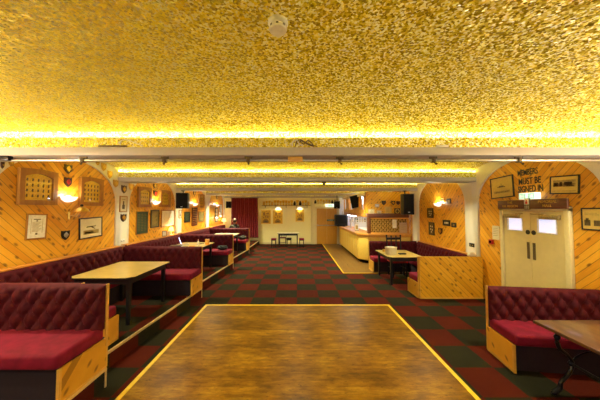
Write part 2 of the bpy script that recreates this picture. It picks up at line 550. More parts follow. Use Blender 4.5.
# ------------------------------------------------------------------ things on the walls
LEFT, RIGHT = PI / 2, -PI / 2


def wl(x0, yt, x1, yb, plane=-W, yt1=None, yb1=None):
    """pixel box of a thing lying on the left or right wall -> (centre y, centre z, width, height)"""
    ya, za = onx(x0, yt, plane); _, zb = onx(x0, yb, plane)
    yc, zc = onx(x1, yt if yt1 is None else yt1, plane)
    _, zd = onx(x1, yb if yb1 is None else yb1, plane)
    if yt1 is None: h = za - zb; z = (za + zb) / 2
    else: h = (za - zb + zc - zd) / 2; z = (za + zb + zc + zd) / 4
    return (ya + yc) / 2, z, abs(yc - ya), h


def art_sketch(m, w, h, kind):
    """raised ink shapes on the sheet; material slots 1 and 2 are the inks"""
    y = -.0165
    def q(x0, x1, z0, z1, mi): m.mi = mi; m.box(x0 * w, x1 * w, y - .001, y, z0 * h, z1 * h)
    if kind == 'certificate':
        for k in range(9): q(-.26, .26 - .08 * (k % 3), .18 - k * .05, .2 - k * .05, 2)
        q(-.2, .2, .29, .33, 1); q(-.05, .05, .22, .27, 1)
        q(-.33, -.31, -.3, .34, 2); q(.31, .33, -.3, .34, 2); q(-.06, .06, -.36, -.28, 1)
    elif kind == 'plane':
        q(-.36, .36, -.34, -.12, 2); q(-.3, .1, -.3, -.2, 1)
        m.mi = 1; m.prism([(-.24 * w, .02 * h), (.2 * w, .05 * h), (.22 * w, .13 * h), (.17 * w, .09 * h), (-.2 * w, .09 * h)], y - .002, y)
        m.prism([(-.06 * w, .05 * h), (.05 * w, .06 * h), (.2 * w, -.08 * h), (.14 * w, -.08 * h)], y - .002, y)
    elif kind == 'building':
        q(-.42, .42, .16, .30, 2); q(-.42, .42, -.12, .10, 2); q(-.4, -.22, -.1, .14, 1); q(-.16, -.06, -.1, .18, 1); q(.0, .3, -.02, .17, 1); q(.1, .36, -.1, -.04, 1); q(-.44, .44, -.4, -.37, 2)
    elif kind == 'ship':
        q(-.38, .38, -.3, -.18, 2); q(-.2, .18, .0, .04, 1); q(-.12, .1, .04, .09, 1); q(-.02, .0, .09, .2, 1); q(-.3, .3, -.26, -.23, 1)
    elif kind == 'notice':
        q(-.4, .2, .28, .31, 2); q(-.4, .3, .2, .23, 2); q(-.42, -.12, -.34, -.04, 1); q(.04, .4, -.34, -.06, 1); q(-.35, -.2, -.1, .05, 1)
    elif kind == 'list':
        for k in range(11): q(-.36, .34 - .1 * (k % 4), .36 - k * .07, .375 - k * .07, 2)
    elif kind == 'columns':
        for c in range(3):
            for k in range(11): q(-.4 + c * .28, -.22 + c * .28 + .03 * (k % 2), .38 - k * .075, .40 - k * .075, 2)
    elif kind == 'portrait':
        q(-.1, .1, -.05, .2, 1); q(-.2, .2, -.35, -.05, 1); q(-.3, .3, .3, .34, 2)
    elif kind == 'emblems':
        for a, b in ((-.2, .22), (.2, .2), (-.18, -.05), (.2, -.1), (0, -.3)): q(a - .1, a + .1, b - .07, b + .07, 2)
    elif kind == 'numerals':
        q(-.32, -.14, -.25, .25, 2); q(-.06, .12, -.25, .25, 2); q(.2, .34, -.25, .25, 2)
    elif kind == 'mural':
        m.mi = 1; m.prism([(.36 * w * math.cos(PI * i / 10), (-.46 + .30 * math.sin(PI * i / 10)) * h) for i in range(11)], y - .002, y)
        m.mi = 2; m.prism([(.24 * w * math.cos(PI * i / 10), (-.46 + .18 * math.sin(PI * i / 10)) * h) for i in range(11)], y - .003, y)
        q(-.3, -.1, .1, .36, 1); q(.1, .34, .2, .3, 1); q(-.06, .06, -.05, .12, 1); q(.14, .3, -.06, .1, 1); q(-.36, -.2, -.1, .0, 1)


def picture(name, label, side, box, plane, frame_m, sheet_m, kind, fw=.02, inks=('sepia', 'sepia_mid'), cat='picture', mount=None, tilt=0, group=None):
    """framed sheet hung flat on a wall; side is 'L', 'R' or 'F'"""
    if side == 'F':
        cx, cz, w, h = box; loc, rz = (cx, plane, cz), 0
    else:
        cy, cz, w, h = box; loc, rz = (plane, cy, cz), LEFT if side == 'L' else RIGHT
    t = thing(name, label, cat, loc, group=group, rot=(0, tilt, rz) if not tilt else (Euler((0, 0, rz)).to_matrix() @ Euler((0, tilt, 0)).to_matrix()).to_euler())
    hw, hh = w / 2, h / 2; fw = min(fw, w * .16)
    m = MB()
    m.box(-hw, hw, -.025, 0, hh - fw, hh, .003, 1); m.box(-hw, hw, -.025, 0, -hh, -hh + fw, .003, 1)
    m.box(-hw, -hw + fw, -.0245, 0, -hh + fw, hh - fw, .003, 1); m.box(hw - fw, hw, -.0245, 0, -hh + fw, hh - fw, .003, 1)
    m.build('frame', M[frame_m], t)
    m = MB(); m.box(-hw + fw * .8, hw - fw * .8, -.0165, -.002, -hh + fw * .8, hh - fw * .8)
    if kind: art_sketch(m, w - 2 * fw, h - 2 * fw, kind)
    m.build('sheet', [M[sheet_m], M[inks[0]], M[inks[1]]], t)
    return t


def case_poly(w, h, rise):
    n = 10
    return [(-w / 2, -h / 2), (w / 2, -h / 2)] + [(w / 2 - w * i / n, h / 2 - rise + rise * math.sin(PI * i / n)) for i in range(n + 1)]


def display_case(label, side, box, plane, rows=4, cols=5):
    cy, cz, w, h = box
    t = thing('medal_display_case', label, 'display case', (plane, cy, cz), LEFT if side == 'L' else RIGHT)
    outer = case_poly(w, h, h * .03); fw = w * .13
    n = len(outer)
    iw, ih = w - 2 * fw, h - 2 * fw
    inner = case_poly(iw, ih, ih * .13)
    m = MB(); bm = m.bm
    rings = []
    for poly, y in ((outer, 0), (outer, -.055), (inner, -.055), (inner, -.002)): rings.append([bm.verts.new((a, y, b)) for a, b in poly])
    for A, B in zip(rings, rings[1:]):
        for i in range(n): bm.faces.new((A[i], A[(i + 1) % n], B[(i + 1) % n], B[i]))
    m.build('frame', M['casewood'], t)
    m = MB(); m.prism(inner, -.02, -.004, 'y'); m.build('backboard', M['goldpaint'], t)
    m = MB(); m.prism(inner, -.046, -.042, 'y'); m.build('glass_pane', M['glass'], t)
    first = None
    for r in range(rows):
        for c in range(cols):
            x = (c - (cols - 1) / 2) * iw * .19; z = ih * (.26 - r * .2) if rows > 3 else ih * (.24 - r * .26)
            if first is None:
                b = MB(); b.ball((0, 0, -ih * .02), ih * .03, (1, .35, 1), 10); b.box(-ih * .018, ih * .018, -.006, 0, 0, ih * .045)
                first = b.build('badge', M['sepia'], t); bb = first
            else:
                bb = first.copy(); COL.objects.link(bb); bb.parent = t
            bb.location = (x, -.021, z); bb.scale = (1 + .3 * random.random(), 1, 1 + .3 * random.random())
    return t


def shield_poly(w, h):
    return [(-w / 2, h / 2), (-w * .2, h * .44), (0, h / 2), (w * .2, h * .44), (w / 2, h / 2), (w / 2, 0), (w * .36, -h * .27), (0, -h / 2), (-w * .36, -h * .27), (-w / 2, 0)]


def shield(label, side, box, plane, body='shieldwood', badge='brass', group=None):
    if side == 'F':
        cx, cz, w, h = box; loc, rz = (cx, plane, cz), 0
    else:
        cy, cz, w, h = box; loc, rz = (plane, cy, cz), LEFT if side == 'L' else RIGHT
    t = thing('shield_plaque', label, 'shield', loc, rz, group)
    m = MB(); m.prism(shield_poly(w, h), -.018, 0); m.prism(shield_poly(w * .84, h * .84), -.024, -.018); m.build('board', M[body], t)
    m = MB(); m.lathe([(w * .01, .0), (w * .22, .004), (w * .28, .0)], (0, 0, 0), 14)
    m.box(-w * .05, w * .05, -w * .36, w * .36, -.001, .006); m.box(-w * .3, w * .3, -w * .05, w * .05, -.001, .006)
    m.build('badge', M[badge], t, (0, -.024, h * .04), rot=(PI / 2, 0, 0))
    return t


def sconce(label, side, y, z, plane, power):
    rz = LEFT if side == 'L' else RIGHT
    t = thing('wall_uplighter', label, 'wall lamp', (plane, y, z), rz, 'half-bowl uplighters on the timber arches')
    m = MB()
    m.lathe([(.02, -.10), (.07, -.088), (.12, -.055), (.15, 0), (.143, 0), (.113, -.05), (.066, -.08), (.0, -.09)], (0, 0, 0), 20, PI, 2 * PI)
    m.build('bowl', M['sconce'], t)
    m = MB(); m.box(-.05, .05, -.02, 0, -.09, .02, .006); m.build('back_plate', M['white'], t)
    m = MB(); m.ball((0, -.07, -.025), .026); m.build('bulb', M['bulb'], t)
    ld = bpy.data.lights.new('uplight', 'POINT'); ld.energy = power; ld.color = (1, .93, .74); ld.energy = power; ld.shadow_soft_size = .03
    lo = bpy.data.objects.new('uplight', ld); COL.objects.link(lo); lo.parent = t; lo.location = (0, -.13, .03)
    return t


# ---- left wall, first arch
display_case('large arched wooden medal case on the left wall, nearest the camera', 'L', wl(17, 167, 55.5, 204.5, -W, 171.5, 205.2), -W)
display_case('arched wooden medal case just right of the uplighter on the first left arch', 'L', wl(79, 176, 101.5, 205.5, -W, 179, 206), -W)
picture('framed_certificate', 'framed certificate hung crooked on boards below the large medal case', 'L', wl(25.5, 214, 46.3, 240, -W, 213.5, 238.3), -W, 'casewood', 'paperwhite', 'certificate', .022, cat='certificate', tilt=R(2))
picture('framed_picture', 'black-framed aeroplane picture below the second medal case on the first left arch', 'L', wl(78.7, 217.5, 101.7, 238.6, -W, 217.3, 237), -W, 'black', 'paper', 'plane', .022, tilt=R(-2))
shield('small dark shield topmost above the uplighter, first left arch', 'L', wl(64, 163.8, 71.7, 173, -W), -W)
shield('dark shield with red badge just above the uplighter, first left arch', 'L', wl(63.8, 177, 71.3, 186.4, -W), -W, badge='red')
shield('black shield on boards left of the aeroplane picture', 'L', wl(61, 231, 69, 240.5, -W), -W, 'black', 'chrome')
sconce('white half-bowl uplighter glowing on the first left arch', 'L', 4.56, 2.245, -W, 1.6)
# swing-arm lamp under it
y, z = onx(74.5, 205.5, -W)
t = thing('swing_arm_lamp', 'brass swing-arm wall lamp with domed shade below the first left uplighter', 'wall lamp', (-W, y, z), LEFT)
m = MB(); m.ball((0, -.14, .0), .028); m.build('knob', M['black'], t)
m = MB(); m.cyl((-.12, 0, -.19), (-.12, -.14, -.19), .008); m.cyl((-.12, -.14, -.19), (0, -.14, -.02), .008); m.cyl((-.12, -.015, -.26), (-.12, -.015, -.12), .018); m.build('arm', M['brass'], t)
m = MB(); m.lathe([(.012, -.02), (.05, -.035), (.10, -.07), (.125, -.115), (.119, -.115), (.095, -.075), (.04, -.042)], (0, -.14, 0), 20); m.build('shade', M['brass'], t)
# gilded shields along the white arch band
for (x0, y0, x1, y1), lab in (((95.7, 160.6, 99, 165), 'partly hidden gilded shield uppermost right of the first left arch'),
                              ((101, 162.5, 106, 170.5), 'gilded shield second down the white band right of the first left arch'),
                              ((107.3, 170.3, 112, 178.3), 'gilded shield third down the white band right of the first left arch'),
                              ((113, 179.5, 118, 187.2), 'gilded shield lowest on the white band right of the first left arch')):
    shield(lab, 'L', wl(x0, y0, x1, y1, -WP), -WP - .002, 'shieldgold', 'brass')
shield('dark shield at the far left edge above the first left arch', 'L', wl(.5, 161.5, 3.5, 168.5, -WP), -WP - .002)
shield('gilded shield high on the white band left of the large medal case', 'L', wl(8.6, 159.5, 13.4, 166, -WP), -WP - .002, 'shieldgold')
# first white column
shield('dark shield topmost on the first white column, left wall', 'L', wl(121.2, 185, 126.3, 193.2, -WP), -WP - .002)
picture('framed_print', 'narrow framed print on the first white column of the left wall', 'L', wl(119.4, 195.8, 126.8, 212, -WP), -WP - .002, 'casewood', 'paper', 'portrait', .018)
shield('dark shield with brass badge under the narrow print on the first white column', 'L', wl(120.4, 214.2, 126, 222, -WP), -WP - .002)
shield('dark gilded shield at upper right of the first white column', 'L', wl(128.6, 183.2, 133.6, 190, -WP), -WP - .002, 'shieldgold')
y, z, w_, h_ = wl(119.4, 240.8, 125.2, 244, -WP)
t = thing('wall_socket', 'white double socket low on the first left column above bench back', 'socket', (-WP, y, max(z, 1.26)), LEFT)
m = MB(); m.box(-.075, .075, -.012, 0, -.042, .042, .004); m.build('plate', M['white'], t)
m = MB(); m.box(-.05, -.02, -.014, -.011, -.02, .0); m.box(.02, .05, -.014, -.011, -.02, .0); m.build('socket_holes', M['dark'], t)
# second arch
display_case('arched medal case left of the uplighter on the second left arch', 'L', wl(137.3, 186, 150.3, 207, -W), -W, 3, 4)
display_case('smaller arched medal case right of the uplighter on the second left arch', 'L', wl(159.3, 189.5, 169.3, 207, -W), -W, 3, 4)
sconce('white half-bowl uplighter glowing on the second left arch', 'L', 4.56 + BAY, 2.245, -W, 1.6)
shield('dark shield topmost over the uplighter on the second left arch', 'L', wl(153, 183.6, 156.6, 188, -W), -W)
shield('dark shield directly over the uplighter on the second left arch', 'L', wl(153.2, 190.2, 157, 196.5, -W), -W, badge='red')
picture('honour_board', 'dark green honour board on the second left arch', 'L', wl(135.9, 211.3, 147.8, 235, -W), -W, 'casewood', 'greenboard', 'columns', .018, ('paper', 'olive'), 'honour board')
picture('framed_print', 'olive print in a dark frame beside the green honour board', 'L', wl(150.4, 210, 158.8, 228, -W), -W, 'black', 'olive', 'list', .03, ('sepia', 'paperyellow'))
picture('framed_list', 'pale framed list right of the olive print, second left arch', 'L', wl(161, 210, 174, 227.6, -W), -W, 'casewood', 'paperwhite', 'list', .03, ('sepia', 'paperyellow'))
# second column
picture('framed_print', 'slim framed print on the second white column below the loudspeaker', 'L', wl(178.6, 210, 181.2, 218.2, -WP), -WP - .002, 'casewood', 'paperwhite', 'portrait', .02)
# third arch
picture('framed_print', 'dark green framed print lowest left on the third left arch', 'L', wl(184.2, 211.8, 189.8, 222.6, -W), -W, 'black', 'greenboard', 'list', .04, ('olive', 'olive'))
m_, z, w_, h_ = wl(191.7, 207.6, 196.8, 226, -W)
t = thing('name_board', 'tall dark wooden board in the middle of the third left arch', 'board', (-W, m_, z), LEFT)
m = MB(); m.box(-w_ / 2, w_ / 2, -.03, 0, -h_ / 2, h_ / 2, .006); m.build('board', M['darkwood'], t)
m = MB()
for k in range(9): m.box(-w_ * .38, w_ * .38, -.034, -.029, h_ * (.4 - k * .1) - .012, h_ * (.4 - k * .1) + .012)
m.build('name_strips', M['brass'], t)
picture('framed_print', 'olive framed print lowest right on the third left arch', 'L', wl(198, 211.3, 204, 222.3, -W), -W, 'casewood', 'olive', 'list', .04, ('sepia', 'paperyellow'))
display_case('arched medal case upper right on the third left arch', 'L', wl(198.2, 193.5, 203.6, 207.6, -W), -W, 3, 3)
sconce('white half-bowl uplighter glowing on the third left arch', 'L', 4.56 + 2 * BAY, 2.245, -W, 1.6)
shield('dark shield over the uplighter on the third left arch', 'L', wl(193, 190.6, 195.4, 195.5, -W), -W)
# fourth arch
sconce('white half-bowl uplighter glowing on the fourth left arch', 'L', 4.56 + 3 * BAY, 2.245, -W, 1.6)
shield('dark shield over the uplighter on the fourth left arch', 'L', wl(216, 195, 217.8, 199.5, -W), -W)
picture('framed_picture', 'tall pale picture right of the uplighter on the fourth left arch', 'L', wl(219, 204, 221.8, 218, -W), -W, 'casewood', 'paperwhite', 'portrait', .04)
picture('framed_picture', 'dark-topped picture under the uplighter on the fourth left arch', 'L', wl(215, 208, 217.6, 222, -W), -W, 'black', 'paper', 'emblems', .04, ('black', 'black'))

# ---- right wall, door arch
sconce('white half-bowl uplighter glowing on the right arch above the framed badges', 'R', 4.56 + BAY, 2.19, W, 1.6)
picture('framed_picture', 'black-framed ship picture hung askew left of the painted notice', 'R', wl(491.2, 178, 514, 198.5, W, 175.3, 197.5), W, 'black', 'paperyellow', 'ship', .022, tilt=R(-3))
picture('framed_picture', 'black-framed photograph of buildings above the right door corner', 'R', wl(550.6, 177.5, 580, 194.7, W, 173.4, 193.3), W, 'black', 'paperyellow', 'building', .018, tilt=R(3))
picture('framed_notice', 'black-framed yellow notice on boards right of the double door', 'R', wl(582, 208.2, 606, 229.8, W, 207.5, 231), W, 'black', 'paperyellow', 'notice', .018)
for s, (px, py), sz in (('MEMBERS', (527.3, 173.5), .155), ('MUST BE', (529.3, 182.3), .165), ('SIGNED IN', (530.2, 190.3), .165)):
    y, z = onx(px, py, W)
    z += .022
    tt = thing('wall_lettering', {'MEMBERS': 'top line of black letters reading MEMBERS above the door', 'MUST BE': 'middle line of black letters reading MUST BE above the door', 'SIGNED IN': 'bottom line of black letters reading SIGNED IN above the door'}[s], 'lettering', (W, y, z), RIGHT, 'black letters painted over the club door')
    text(s, sz, M['black'], tt, (0, -.002, 0), 'letters', .002, weight=.003, sx={'MEMBERS': .62, 'MUST BE': .68, 'SIGNED IN': .62}[s])

# double door
DY0, DY1, DZ = 3.80, 5.10, 1.985
yc = (DY0 + DY1) / 2
m = MB()
m.box(-.65, -.575, -.07, 0, 0, DZ + .05, .006); m.box(.575, .65, -.07, 0, 0, DZ + .05, .006); m.box(-.65, .65, -.07, 0, DZ, DZ + .07, .006)
door = tag(m.build('door_1', M['doorframe'], None, (W, yc, 0), RIGHT), kind='structure')
for sx in (-1, 1):
    a, b = (-.57, -.004) if sx < 0 else (.004, .57)
    # vision pane hole: built from four rails around the pane
    px0, px1 = (-.47, -.17) if sx < 0 else (.14, .44); pz0, pz1 = 1.62, 1.84
    m = MB()
    m.box(a, px0, -.045, -.005, .005, DZ - .005); m.box(px1, b, -.045, -.005, .005, DZ - .005)
    m.box(px0, px1, -.045, -.005, .005, pz0); m.box(px0, px1, -.045, -.005, pz1, DZ - .005)
    leaf = m.build('door_leaf', M['door_paint'], door)
    m = MB(); m.box(px0, px1, -.03, -.022, pz0, pz1); m.build('vision_pane', M['daypane'], leaf)
    m = MB(); fw = .016
    m.box(px0 - fw, px1 + fw, -.05, -.044, pz1, pz1 + fw); m.box(px0 - fw, px1 + fw, -.05, -.044, pz0 - fw, pz0); m.box(px0 - fw, px0, -.05, -.044, pz0, pz1); m.box(px1, px1 + fw, -.05, -.044, pz0, pz1)
    m.build('pane_bead', M['white'], leaf)
    xb = sx * .055
    m = MB(); m.cyl((xb, -.045, 1.60), (xb, -.05, 1.60), .042, n=20); m.build('round_sign', M['black'], leaf)
    m = MB(); m.box(xb - .028, xb + .028, -.05, -.044, 1.12, 1.42, .003, 1); m.build('push_plate', M['sepia'], leaf)
    cx = sx * .36
    m = MB(); m.box(cx - .16, cx + .16, -.10, -.045, DZ - .135, DZ - .065, .008)
    m.cyl((cx - sx * .1, -.075, DZ - .06), (cx - sx * .28, -.12, DZ - .05), .011)
    m.build('door_closer', M['sepia_mid'], leaf)
# name boards over the door
for lab, px0, px1, lines in (('dark brown board over the left door leaf with faded gilt lettering', 499.3, 525.5, ('THE', 'KEL REGION')), ('dark brown board lettered MEMORIAL HALL over the right door leaf', 531.5, 569.5, ('MEMORIAL', 'HALL'))):
    ya = onx(px0, 203, W - .1)[0]; yb = onx(px1, 203, W - .1)[0]
    w_ = ya - yb
    t = thing('door_name_board', lab, 'sign', (W - .105, (ya + yb) / 2, 2.105), RIGHT)
    m = MB(); m.box(-w_ / 2, w_ / 2, -.03, 0, -.082, .082, .006); m.build('board', M['darkwood'], t)
    m = MB(); m.box(-w_ * .4, -w_ * .3, 0, .104, -.07, -.04); m.box(w_ * .3, w_ * .4, 0, .104, -.07, -.04); m.build('bracket', M['black'], t)
    for i, s in enumerate(lines): text(s, .062, M['shieldgold'], t, (0, -.032, .035 - i * .068))
ya, yb = onx(525.8, 203, W - .1)[0], onx(531.2, 203, W - .1)[0]
t = thing('pictogram_plate', 'small white plate hung between the two brown door boards', 'sign', (W - .115, (ya + yb) / 2, 2.11), RIGHT)
m = MB(); w_ = ya - yb; m.box(-w_ / 2, w_ / 2, -.02, 0, -.10, .10, .003); m.build('plate', M['sepia'], t)
m = MB(); m.box(-w_ * .45, w_ * .45, -.023, -.02, -.01, .095); m.build('white_panel', M['paperwhite'], t)
m = MB(); m.ball((0, -.022, .06), .014, (1, .3, 1)); m.box(-.02, .02, -.026, -.02, .0, .045); m.build('figure', M['red'], t)
m = MB()
for dx in (-.03, 0, .03): m.box(dx - .007, dx + .007, -.023, -.019, -.09, -.03)
m.build('pale_marks', M['paper'], t)
m = MB(); m.box(-.02, .02, 0, .11, -.05, .0); m.build('bracket', M['black'], t)
# exit sign
y, z = onx(527, 195.7, W - .1)
t = thing('exit_sign', 'lit green emergency exit sign above the boards over the double door', 'exit sign', (W - .06, y, z - .005), RIGHT)
m = MB(); m.box(-.155, .155, -.05, .06, -.056, .056, .006); m.build('light_box', M['exitwhite'], t)
m = MB()
for a, b in ((-.145, -.06), (.065, .145), (-.055, .06)):
    if a == -.055:
        m.box(-.05, -.02, -.053, -.05, -.045, .045); m.box(.03, .058, -.053, -.05, -.045, .045)
    else:
        m.box(a, b, -.053, -.05, -.045, .045)
m.build('green_panel', M['exitgreen'], t)
m = MB()
m.prism([(-.13, 0), (-.105, .028), (-.105, .01), (-.075, .01), (-.075, -.01), (-.105, -.01), (-.105, -.028)], -.056, -.053)
m.build('white_arrow', M['exitwhite'], t); m = MB()
m.ball((.115, -.054, .024), .010, (1, .3, 1), 8); m.prism([(.08, .012), (.12, .012), (.128, -.03), (.112, -.03), (.106, -.01), (.09, -.035), (.078, -.03)], -.056, -.053)
m.build('running_figure', M['exitwhite'], t)
# by the door
y, z, w_, h_ = wl(492.3, 225.5, 499.3, 239, W)
t = thing('paper_notice', 'cream paper notice on boards left of the double door', 'notice', (W, y, z), RIGHT)
m = MB(); m.box(-w_ / 2, w_ / 2, -.004, 0, -h_ / 2, h_ / 2)
for k in range(5): m.mi = 1; m.box(-w_ * .36, w_ * .3, -.005, -.004, h_ * (.3 - k * .13), h_ * (.33 - k * .13))
m.build('sheet', [M['paper'], M['sepia_mid']], t)
y, z, w_, h_ = wl(489.6, 239, 494.6, 243.7, W)
t = thing('fire_call_point', 'red fire call point on boards left of the door', 'fire alarm', (W, y, z), RIGHT)
m = MB(); m.box(-.05, .05, -.045, 0, -.05, .05, .006); m.build('case', M['red'], t)
m = MB(); m.box(-.03, .03, -.047, -.044, -.025, .025); m.build('window', M['dark'], t)
y, z, w_, h_ = wl(469, 242.6, 475.2, 246.2, WP)
t = thing('wall_socket', 'black double socket on the white column right of the framed badges', 'socket', (WP, y, z), RIGHT)
m = MB(); m.box(-.085, .085, -.014, 0, -.045, .045, .005); m.build('plate', M['black'], t)
m = MB(); m.box(-.055, -.02, -.016, -.013, -.02, .01); m.box(.02, .055, -.016, -.013, -.02, .01); m.build('socket_holes', M['sepia_mid'], t)
# framed badges on the second right arch
for (x0, y0, x1, y1), nm, lab, fm, sm, kd in (
        ((441, 198, 444.6, 202.4), 'framed_photo', 'small gilt-framed photo right beside the uplighter, right arch', 'brass', 'olive', 'portrait'),
        ((447.4, 198.9, 451, 203.6), 'framed_photo', 'small dark-framed photo, second from the uplighter on the right arch', 'black', 'paperyellow', 'portrait'),
        ((427.7, 208.2, 433.5, 217.6), 'framed_badges', 'black frame of pale badges upper left on the right arch', 'black', 'sepia', 'emblems'),
        ((429.2, 222, 434.5, 234.4), 'framed_badges', 'tall black frame of pale badges lower left on the right arch', 'black', 'sepia', 'emblems'),
        ((443.4, 219.7, 450.4, 225.4), 'framed_number', 'black framed plate with pale figures, middle of the right arch', 'black', 'black', 'numerals'),
        ((452, 222.5, 456.5, 227), 'framed_photo', 'small square black-framed photo lower right on the right arch', 'black', 'sepia', 'portrait')):
    picture(nm, lab, 'R', wl(x0, y0, x1, y1, W), W, fm, sm, kd, .03, ('sepia_mid', 'paper'))
shield('dark shield low in the middle of the right arch', 'R', wl(438.8, 227.7, 442.6, 234, W), W)

# ------------------------------------------------------------------ ceiling fittings
a, b, c = ray(278, 22); zc = 3.085; tpar = (zc - H) / c
t = thing('smoke_detector', 'white smoke detector on the glitter ceiling', 'smoke detector', (a * tpar, b * tpar, zc))
m = MB(); m.lathe([(0, .02), (.055, .02), (.058, -.012), (.05, -.024), (.0, -.024)], n=24); m.build('base', M['white'], t)
m = MB(); m.lathe([(.040, -.022), (.052, -.04), (.048, -.052), (.03, -.058), (0, -.058)], n=24); m.build('sensor_head', M['white'], t)
m = MB()
for k in range(8): m.box(.040, .0515, -.006, .006, -.044, -.034, rot=(0, 0, k * PI / 4), piv=(0, 0, 0))
m.build('vents', M['black'], t)

t = thing('lighting_bar', 'long steel lighting pipe clamped beneath the nearest ceiling beam', 'lighting bar', (0, 3.02, 2.618))
m = MB(); m.cyl((-W + .05, 0, 0), (W - .05, 0, 0), .017, n=14); m.build('pipe', M['chrome'], t)
f = None
for px in (82, 164, 248, 340, 434, 520):
    x = (px - 297) * 3.02 / 247 / 1.0
    if f is None:
        m = MB(); m.box(-.02, .02, -.028, .028, -.026, .024, .006); m.box(-.045, .045, -.01, .01, .02, .047); m.cyl((0, -.02, -.024), (.012, -.045, -.05), .008); m.ball((.012, -.045, -.05), .014)
        f = m.build('clamp', M['sepia'], t); o = f
    else: o = f.copy(); COL.objects.link(o); o.parent = t
    o.location = (x, 0, 0)
m = MB(); m.box(-.09, .09, -.02, .02, -.02, .045, .004); m.build('junction_box', M['postwood'], t, (-.02, .0, 0))
m = MB(); m.box(-.12, .1, -.03, .03, -.03, .03, .006); m.build('end_box', M['iron'], t, (-3.6, -.02, .02))


def cable(name, label, pts, r=.005, mat='white'):
    cu = []
    P_ = [Vector(p) for p in pts]
    for i in range(len(P_) - 1):
        p0, p1, p2, p3 = P_[max(i - 1, 0)], P_[i], P_[i + 1], P_[min(i + 2, len(P_) - 1)]
        for k in range(6):
            u = k / 6; cu.append(.5 * ((2 * p1) + (-p0 + p2) * u + (2 * p0 - 5 * p1 + 4 * p2 - p3) * u * u + (-p0 + 3 * p1 - 3 * p2 + p3) * u ** 3))
    cu.append(P_[-1])
    m = MB(); m.tube(cu, r, 6); return tag(m.build(name, M[mat]), label, 'cable')


yb1 = 2.95
cable('slack_cable', 'pale slack cable looping over the nearest beam at left', [(-2.13, yb1 + .008, 2.79), (-2.12, yb1 - .01, 2.835), (-2.05, yb1 - .012, 2.85), (-1.93, yb1 - .01, 2.81), (-1.86, yb1 + .003, 2.775)])
m = MB(); m.box(-.2, .14, -.006, .014, 0, .02, .004)
tag(m.build('cable_tray', M['sepia'], None, (-2.19, yb1 - .004, 2.766)), 'short dark tray lying on the nearest beam beside the slack cable', 'tray')
cable('cable_bundle', 'tangled dark cables heaped on the nearest beam near mid room', [(-.02, yb1, 2.775), (.0, yb1 - .015, 2.83), (.05, yb1 - .012, 2.85), (.12, yb1 - .01, 2.80), (.2, yb1, 2.775), (.14, yb1 - .015, 2.84), (.08, yb1 - .012, 2.80), (.04, yb1 - .01, 2.84), (.17, yb1 - .01, 2.79), (.24, yb1 + .003, 2.775)], .006, 'sepia')
cable('cable_loop', 'white cable loop beside the tangled dark cables on the beam', [(-.06, yb1 + .003, 2.775), (-.05, yb1 - .014, 2.82), (.0, yb1 - .016, 2.845), (.03, yb1 - .012, 2.80), (.07, yb1, 2.778)], .006)
m = MB(); m.box(-.07, .07, -.012, .012, 0, .025, .004)
tag(m.build('cable_cover', M['paperwhite'], None, (1.75, yb1 - .006, 2.764)), 'short white cover strip on the nearest beam right of centre', 'cover')
x, z = ony(324, 180.3, 5.85)
t = thing('dome_camera', 'small black dome camera under the second ceiling beam', 'camera', (x, 5.86, ZB))
m = MB(); m.cyl((0, 0, 0), (0, 0, -.02), .055, n=18); m.build('base', M['sepia'], t)
m = MB(); m.ball((0, 0, -.03), .048); m.build('dome', M['screen'], t)


def loudspeaker(name, label, loc, w, d, h, rot, bracket=None, cat='loudspeaker'):
    t = thing(name, label, cat, loc, rot=rot)
    m = MB(); m.box(-w / 2, w / 2, -d / 2, d / 2, -h / 2, h / 2, .012); m.build('cabinet', M['black'], t)
    m = MB(); m.box(-w * .45, w * .45, -d / 2 - .012, -d / 2 + .004, -h * .46, h * .46, .008); m.build('grille', M['grille'], t)
    m = MB(); m.box(-.03, .03, -d / 2 - .016, -d / 2 - .011, -h * .40, -h * .37); m.build('badge', M['chrome'], t)
    if bracket:
        m = MB(); m.cyl((0, d * .3, h * .2), bracket, .018); m.box(bracket[0] - .05, bracket[0] + .05, bracket[1] - .05, bracket[1] + .05, bracket[2] - .03, bracket[2] + .0); m.build('bracket', M['iron'], t)
    return t


x, z = ony(182.8, 200.8, 8.3)
loudspeaker('loudspeaker', 'large black loudspeaker hung on the second left column', (x, 8.3, z), .37, .30, .52, (0, 0, R(12)), (-.08, .38, ZB + .002 - z))
x, z = ony(406.3, 204.3, 8.45)
loudspeaker('loudspeaker', 'tall black loudspeaker hung right of the bar plaques', (x + .03, 8.45, z), .35, .30, .70, (0, 0, R(-4)), (0, .25, ZB + .002 - z))
x, z = ony(228.6, 204.8, 13.4)
loudspeaker('loudspeaker', 'small black loudspeaker at the far left corner beside the curtain', (x, 13.4, z), .28, .24, .36, (0, 0, R(15)), (0, .3, .14))
x, z = ony(337, 204.8, 13.3)
loudspeaker('loudspeaker', 'small black loudspeaker above the far end of the bar', (x, 13.3, z), .32, .26, .38, (R(8), 0, R(-12)), (0, .12, 2.79 - z))

